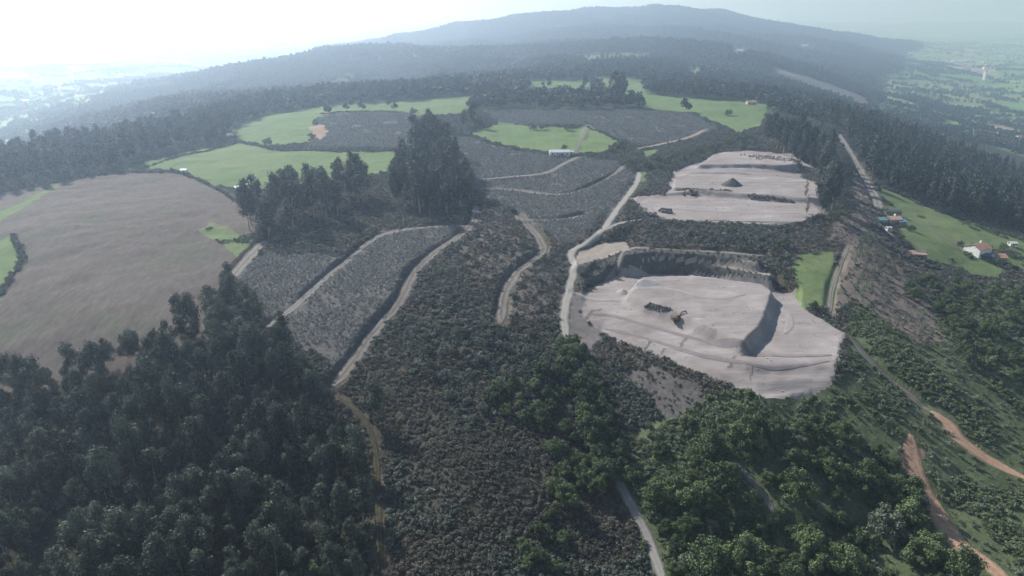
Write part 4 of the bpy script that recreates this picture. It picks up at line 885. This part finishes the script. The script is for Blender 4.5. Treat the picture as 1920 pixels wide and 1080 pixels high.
# far buildings in the valleys
for px, py, w_, d_, h, rh, wm, rm, nm, lb in (
  (1745,220,13,9,5,2.5,"white","red","farmhouse","red-roofed white farmhouse in front of the long hedge in the right valley"),
  (1704,200,9,8,7,2,"white","metal","farmhouse","tall narrow white house among trees in the right valley"),
  (1896,268,26,9,4,1,"white","metal","barn","long white barn at the right edge below the valley fields"),
  (1909,262,8,8,6,2,"white","red","farmhouse","pale house just behind the long white barn at the right edge"),
  (1700,102,48,20,9,3,"white","metal","warehouse","large white hall at the near edge of the far valley town"),
  (1800,116,80,22,9,3,"white","metal","warehouse","longest white hall in the far valley town"),
  (1680,107,20,12,6,3,"white","metal","warehouse","small white hall left of the large white hall"),
  (1737,106,26,14,6,3,"cream","metal","warehouse","pale hall between the two big white halls"),
  (1386,95,20,9,4,2,"white","metal","barn","white barn alone on the hazy wooded hill"),
  (1508,86,26,10,5,2,"white","metal","barn","pale barn on the shoulder of the wooded hill"),
  (1515,76,18,10,5,2,"cream","metal","barn","faint pale barn just above the one on the hill's shoulder"),
  (1240,108,10,8,5,2,"white","metal","farmhouse","small white house right of the farthest plateau field"),
  (1815,128,14,10,8,3,"white","red","farmhouse","white house left of the valley tower"),
  (45,193,24,12,6,3,"white","metal","barn","white barn in the hazy left valley")):
    building(nm, lb, px, py, rng.uniform(-12, 12), w_, d_, h, rh, wm, rm, 3, False, True, "barn" if nm in ("barn", "warehouse") else "house")
x, y = hH(1845, 150); o = empty("church_tower", (x, y, float(H(x, y)) - .5), .3, "slim white tower standing in the fields of the right valley", "tower")
mesh("shaft", *bx(-4, 4, -4, 4, 0, 26), BM["white"], o); mesh("belfry", *bx(-3.2, 3.2, -3.2, 3.2, 26.003, 31), BM["cream"], o)
mesh("spire", [(-3.6,-3.6,31.003),(3.6,-3.6,31.003),(3.6,3.6,31.003),(-3.6,3.6,31.003),(0,0,35)], [(3,2,1,0),(0,1,4),(1,2,4),(2,3,4),(3,0,4)], BM["red"], o)
r = np.random.default_rng(5)
for k in range(70):
    px = r.uniform(1640, 1915) if k < 56 else r.uniform(5, 240); py = r.uniform(86, 132) if k < 56 else r.uniform(120, 190)
    x, y = hH(px, py)
    if cover_at(np.array([x]), np.array([y]))[0] != CI["valley_floor"] or y > 6000: continue
    s_ = r.uniform(.9, 1.5)
    building("valley_house", "tiny pale house in the hazy town across the right valley floor" if k < 56 else "tiny pale house by the hazy fields of the left valley", px, py, r.uniform(0, 180), 13 * s_, 9 * s_, 6, 2.6, "white" if r.random() < .7 else "cream", "metal" if r.random() < .45 else "red", small=True, group="houses of the right valley town" if k < 56 else "houses of the left valley")
# ------------------------------------------------------------------ machines and heaps
def excavator(px, py, rz, label, s=1.0):
    x, y = hH(px, py); o = empty("excavator", (x, y, float(H(x, y)) + .02), R(rz), label, "excavator"); o.scale = (s, s, s)
    def track(yy):
        pr = [(-2.1,.45),(-1.8,.12),(-1.4,0),(1.4,0),(1.8,.12),(2.1,.45),(1.8,.82),(1.4,.95),(-1.4,.95),(-1.8,.82)]; V = [(a, yy - .3, b) for a, b in pr] + [(a, yy + .3, b) for a, b in pr]; k = len(pr)
        return V, [tuple(range(k)), tuple(range(2 * k - 1, k - 1, -1))] + [(i, k + i, k + (i + 1) % k, (i + 1) % k) for i in range(k)]
    for yy in (-1.1, 1.1): mesh("track", *track(yy), BM["black"], o)
    v, f = bx(-2.2, 1.5, -1.3, 1.3, 1.0, 1.9); mesh("body", v, f, BM["yellow"], o)
    v, f = bx(-2.4, -1.2, -1.25, 1.25, 1.903, 2.4); mesh("counterweight", v, f, BM["yellow"], o)
    cb = mesh("cab", [(-.3,-1.2,1.903),(1.4,-1.2,1.903),(1.4,-.2,1.903),(-.3,-.2,1.903),(-.3,-1.15,3.1),(1.1,-1.15,3.1),(1.1,-.25,3.1),(-.3,-.25,3.1)], [(3,2,1,0),(4,5,6,7),(0,1,5,4),(1,2,6,5),(2,3,7,6),(3,0,4,7)], BM["yellow"], o)
    mesh("window", *bx(-.1, .95, -1.23, -1.21, 2.3, 2.95), BM["glass"], cb)
    def beam(pts, r_): return tube(pts, r_, 4)
    mesh("boom", *beam([(1.2,.3,1.8),(2.6,.3,4.0),(4.6,.3,4.3)], [.3,.36,.24]), BM["yellow"], o)
    am = mesh("arm", *beam([(4.3,.3,4.6),(5.4,.3,2.4),(5.5,.3,1.3)], [.24,.2,.16]), BM["yellow"], o)
    mesh("bucket", [(5.1,-.3,1.2),(5.1,.9,1.2),(5.9,-.3,1.25),(5.9,.9,1.25),(5.7,-.3,.3),(5.7,.9,.3),(4.8,-.3,.2),(4.8,.9,.2),(4.6,-.3,.6),(4.6,.9,.6)], [(0,2,4,6,8),(9,7,5,3,1),(0,1,3,2),(2,3,5,4),(4,5,7,6),(6,7,9,8)], BM["black"], o)
    return o
excavator(1268, 602, 15, "dark excavator working near the middle of the lower quarry terrace", .8)
excavator(1298, 366, 200, "brown excavator parked at the foot of the bank on the upper quarry floor", 1.0)
def heap(name, label, pts, z0, hgt, mat, seed, cat, rocks=90, wdt=1.6, rs=.5):
    r = np.random.default_rng(seed); L = smooth(np.array([hH(*q) for q in pts]), 8); V = []; Fc = []
    for k in range(rocks):
        c = L[r.integers(len(L))] + r.normal(0, wdt * .4, 2); off = math.hypot(*(c - L[np.argmin(np.hypot(*(L - c).T))])); zz = float(H(*c)) + max(0, 1 - off / wdt) * hgt * r.random()
        q = unit(r.normal(size=(8, 3))) ; q = np.array([(a, b, d) for d in (-1, 1) for a, b in ((-1,-1),(1,-1),(1,1),(-1,1))]) * r.uniform(.6, 1.2, (8, 3)) * rs * r.uniform(.5, 1.4); m = Matrix.Rotation(r.random() * 6, 3, 'Z') @ Matrix.Rotation(r.random() * 3, 3, 'X')
        n0 = len(V); V += [tuple(np.array(m @ Vector(v)) + (c[0], c[1], zz)) for v in q]; Fc += [tuple(n0 + i for i in g) for g in ((3,2,1,0),(4,5,6,7),(0,1,5,4),(1,2,6,5),(2,3,7,6),(3,0,4,7))]
    V = np.array(V); b = np.array([L[:, 0].mean(), L[:, 1].mean(), float(H(L[:, 0].mean(), L[:, 1].mean()))]); return tag(mesh(name, V - b, Fc, mat, loc=b), label, cat)
heap("rubble_heap", "narrow row of dark rubble beside the excavator on the lower quarry terrace", [(1212,575),(1235,579),(1258,583)], 0, .8, BM["rock"], 3, "rubble", 70, .8, .34)
heap("rubble_heap", "dark rubble at the left end of the lower upper-quarry floor", [(1240,396),(1256,400)], 0, 1.6, BM["rock"], 4, "rubble", 70, 2.0, .55)
heap("rubble_heap", "dark stones lining the step across the right half of the upper quarry", [(1400,370),(1440,372),(1485,376)], 0, .8, BM["rock"], 5, "rubble", 90, 1.2, .45)
heap("rubble_heap", "pale and brown spoil heaps at the top right of the upper quarry", [(1410,292),(1440,296),(1470,300)], 0, 1.2, BM["spoil"], 6, "rubble", 110, 8, .5)
def mound(name, label, px, py, rad, hgt, mat, seed, cat, sx=1.0):
    x, y = hH(px, py); V = []; Fc = []; n_ = 28
    for j, q in enumerate((1.12, .9, .68, .45, .24, .08)):
        for i in range(n_):
            a = 2 * math.pi * i / n_; rr = rad * q * (1 + .18 * float(vnoise(np.array(math.cos(a) * 1.5 + seed), np.array(math.sin(a) * 1.5 + j * .3))))
            X, Y = x + math.cos(a) * rr * sx, y + math.sin(a) * rr; V.append((X - x, Y - y, float(H(X, Y)) - float(H(x, y)) - .3 + hgt * max(0, 1 - q) ** .95 * (1 if j else 0)))
    for j in range(5):
        for i in range(n_): Fc.append((j * n_ + i, j * n_ + (i + 1) % n_, (j + 1) * n_ + (i + 1) % n_, (j + 1) * n_ + i))
    Fc.append(tuple(range(5 * n_, 6 * n_))); return tag(mesh(name, V, Fc, mat, loc=(x, y, float(H(x, y)))), label, cat)
mound("gravel_pile", "dark conical gravel pile alone on the upper quarry floor", 1372, 347, 5.5, 4.6, M["bank"], 2, "gravel pile", 1.1)
mound("sand_pile", "pale sand mound at the upper left of the lower quarry terrace", 1208, 531, 5, 2.2, M["pale_heap"], 3, "sand pile", 1.5)
mound("sand_pile", "smaller pale sand mound left of the larger one under the dark bank", 1168, 548, 3.2, 1.6, M["pale_heap"], 4, "sand pile", 1.0)
mound("sand_pile", "bright tipped sand in front of the excavator", 1312, 600, 3, .7, M["pale_heap"], 5, "sand pile", 1.2)

# ------------------------------------------------------------------ haze
zmax = float(GZ.max()) + 30; zmin = float(GZ.min()) - 1
hz = bpy.data.materials.new("haze"); hz.use_nodes = True; t = hz.node_tree
for q in list(t.nodes):
    if q.type == 'BSDF_PRINCIPLED': t.nodes.remove(q)
pv = t.nodes.new("ShaderNodeVolumePrincipled"); pv.inputs["Color"].default_value = (.64, .79, 1, 1); pv.inputs["Absorption Color"].default_value = (.62, .75, 1, 1); pv.inputs["Density"].default_value = 3.6e-4; pv.inputs["Anisotropy"].default_value = .69
t.links.new(pv.outputs[0], t.nodes["Material Output"].inputs["Volume"])
v, f = box_vf(-60000, 60000, -400, 43000, zmin, max(zmax, CAM_Z + 30) + 110)
tag(mesh("haze", v, f, hz), "pale blue haze lying over the valley and far hills", "haze", kind="stuff")
print("trees", NTREES[0], "zmin", zmin, "zmax", zmax)
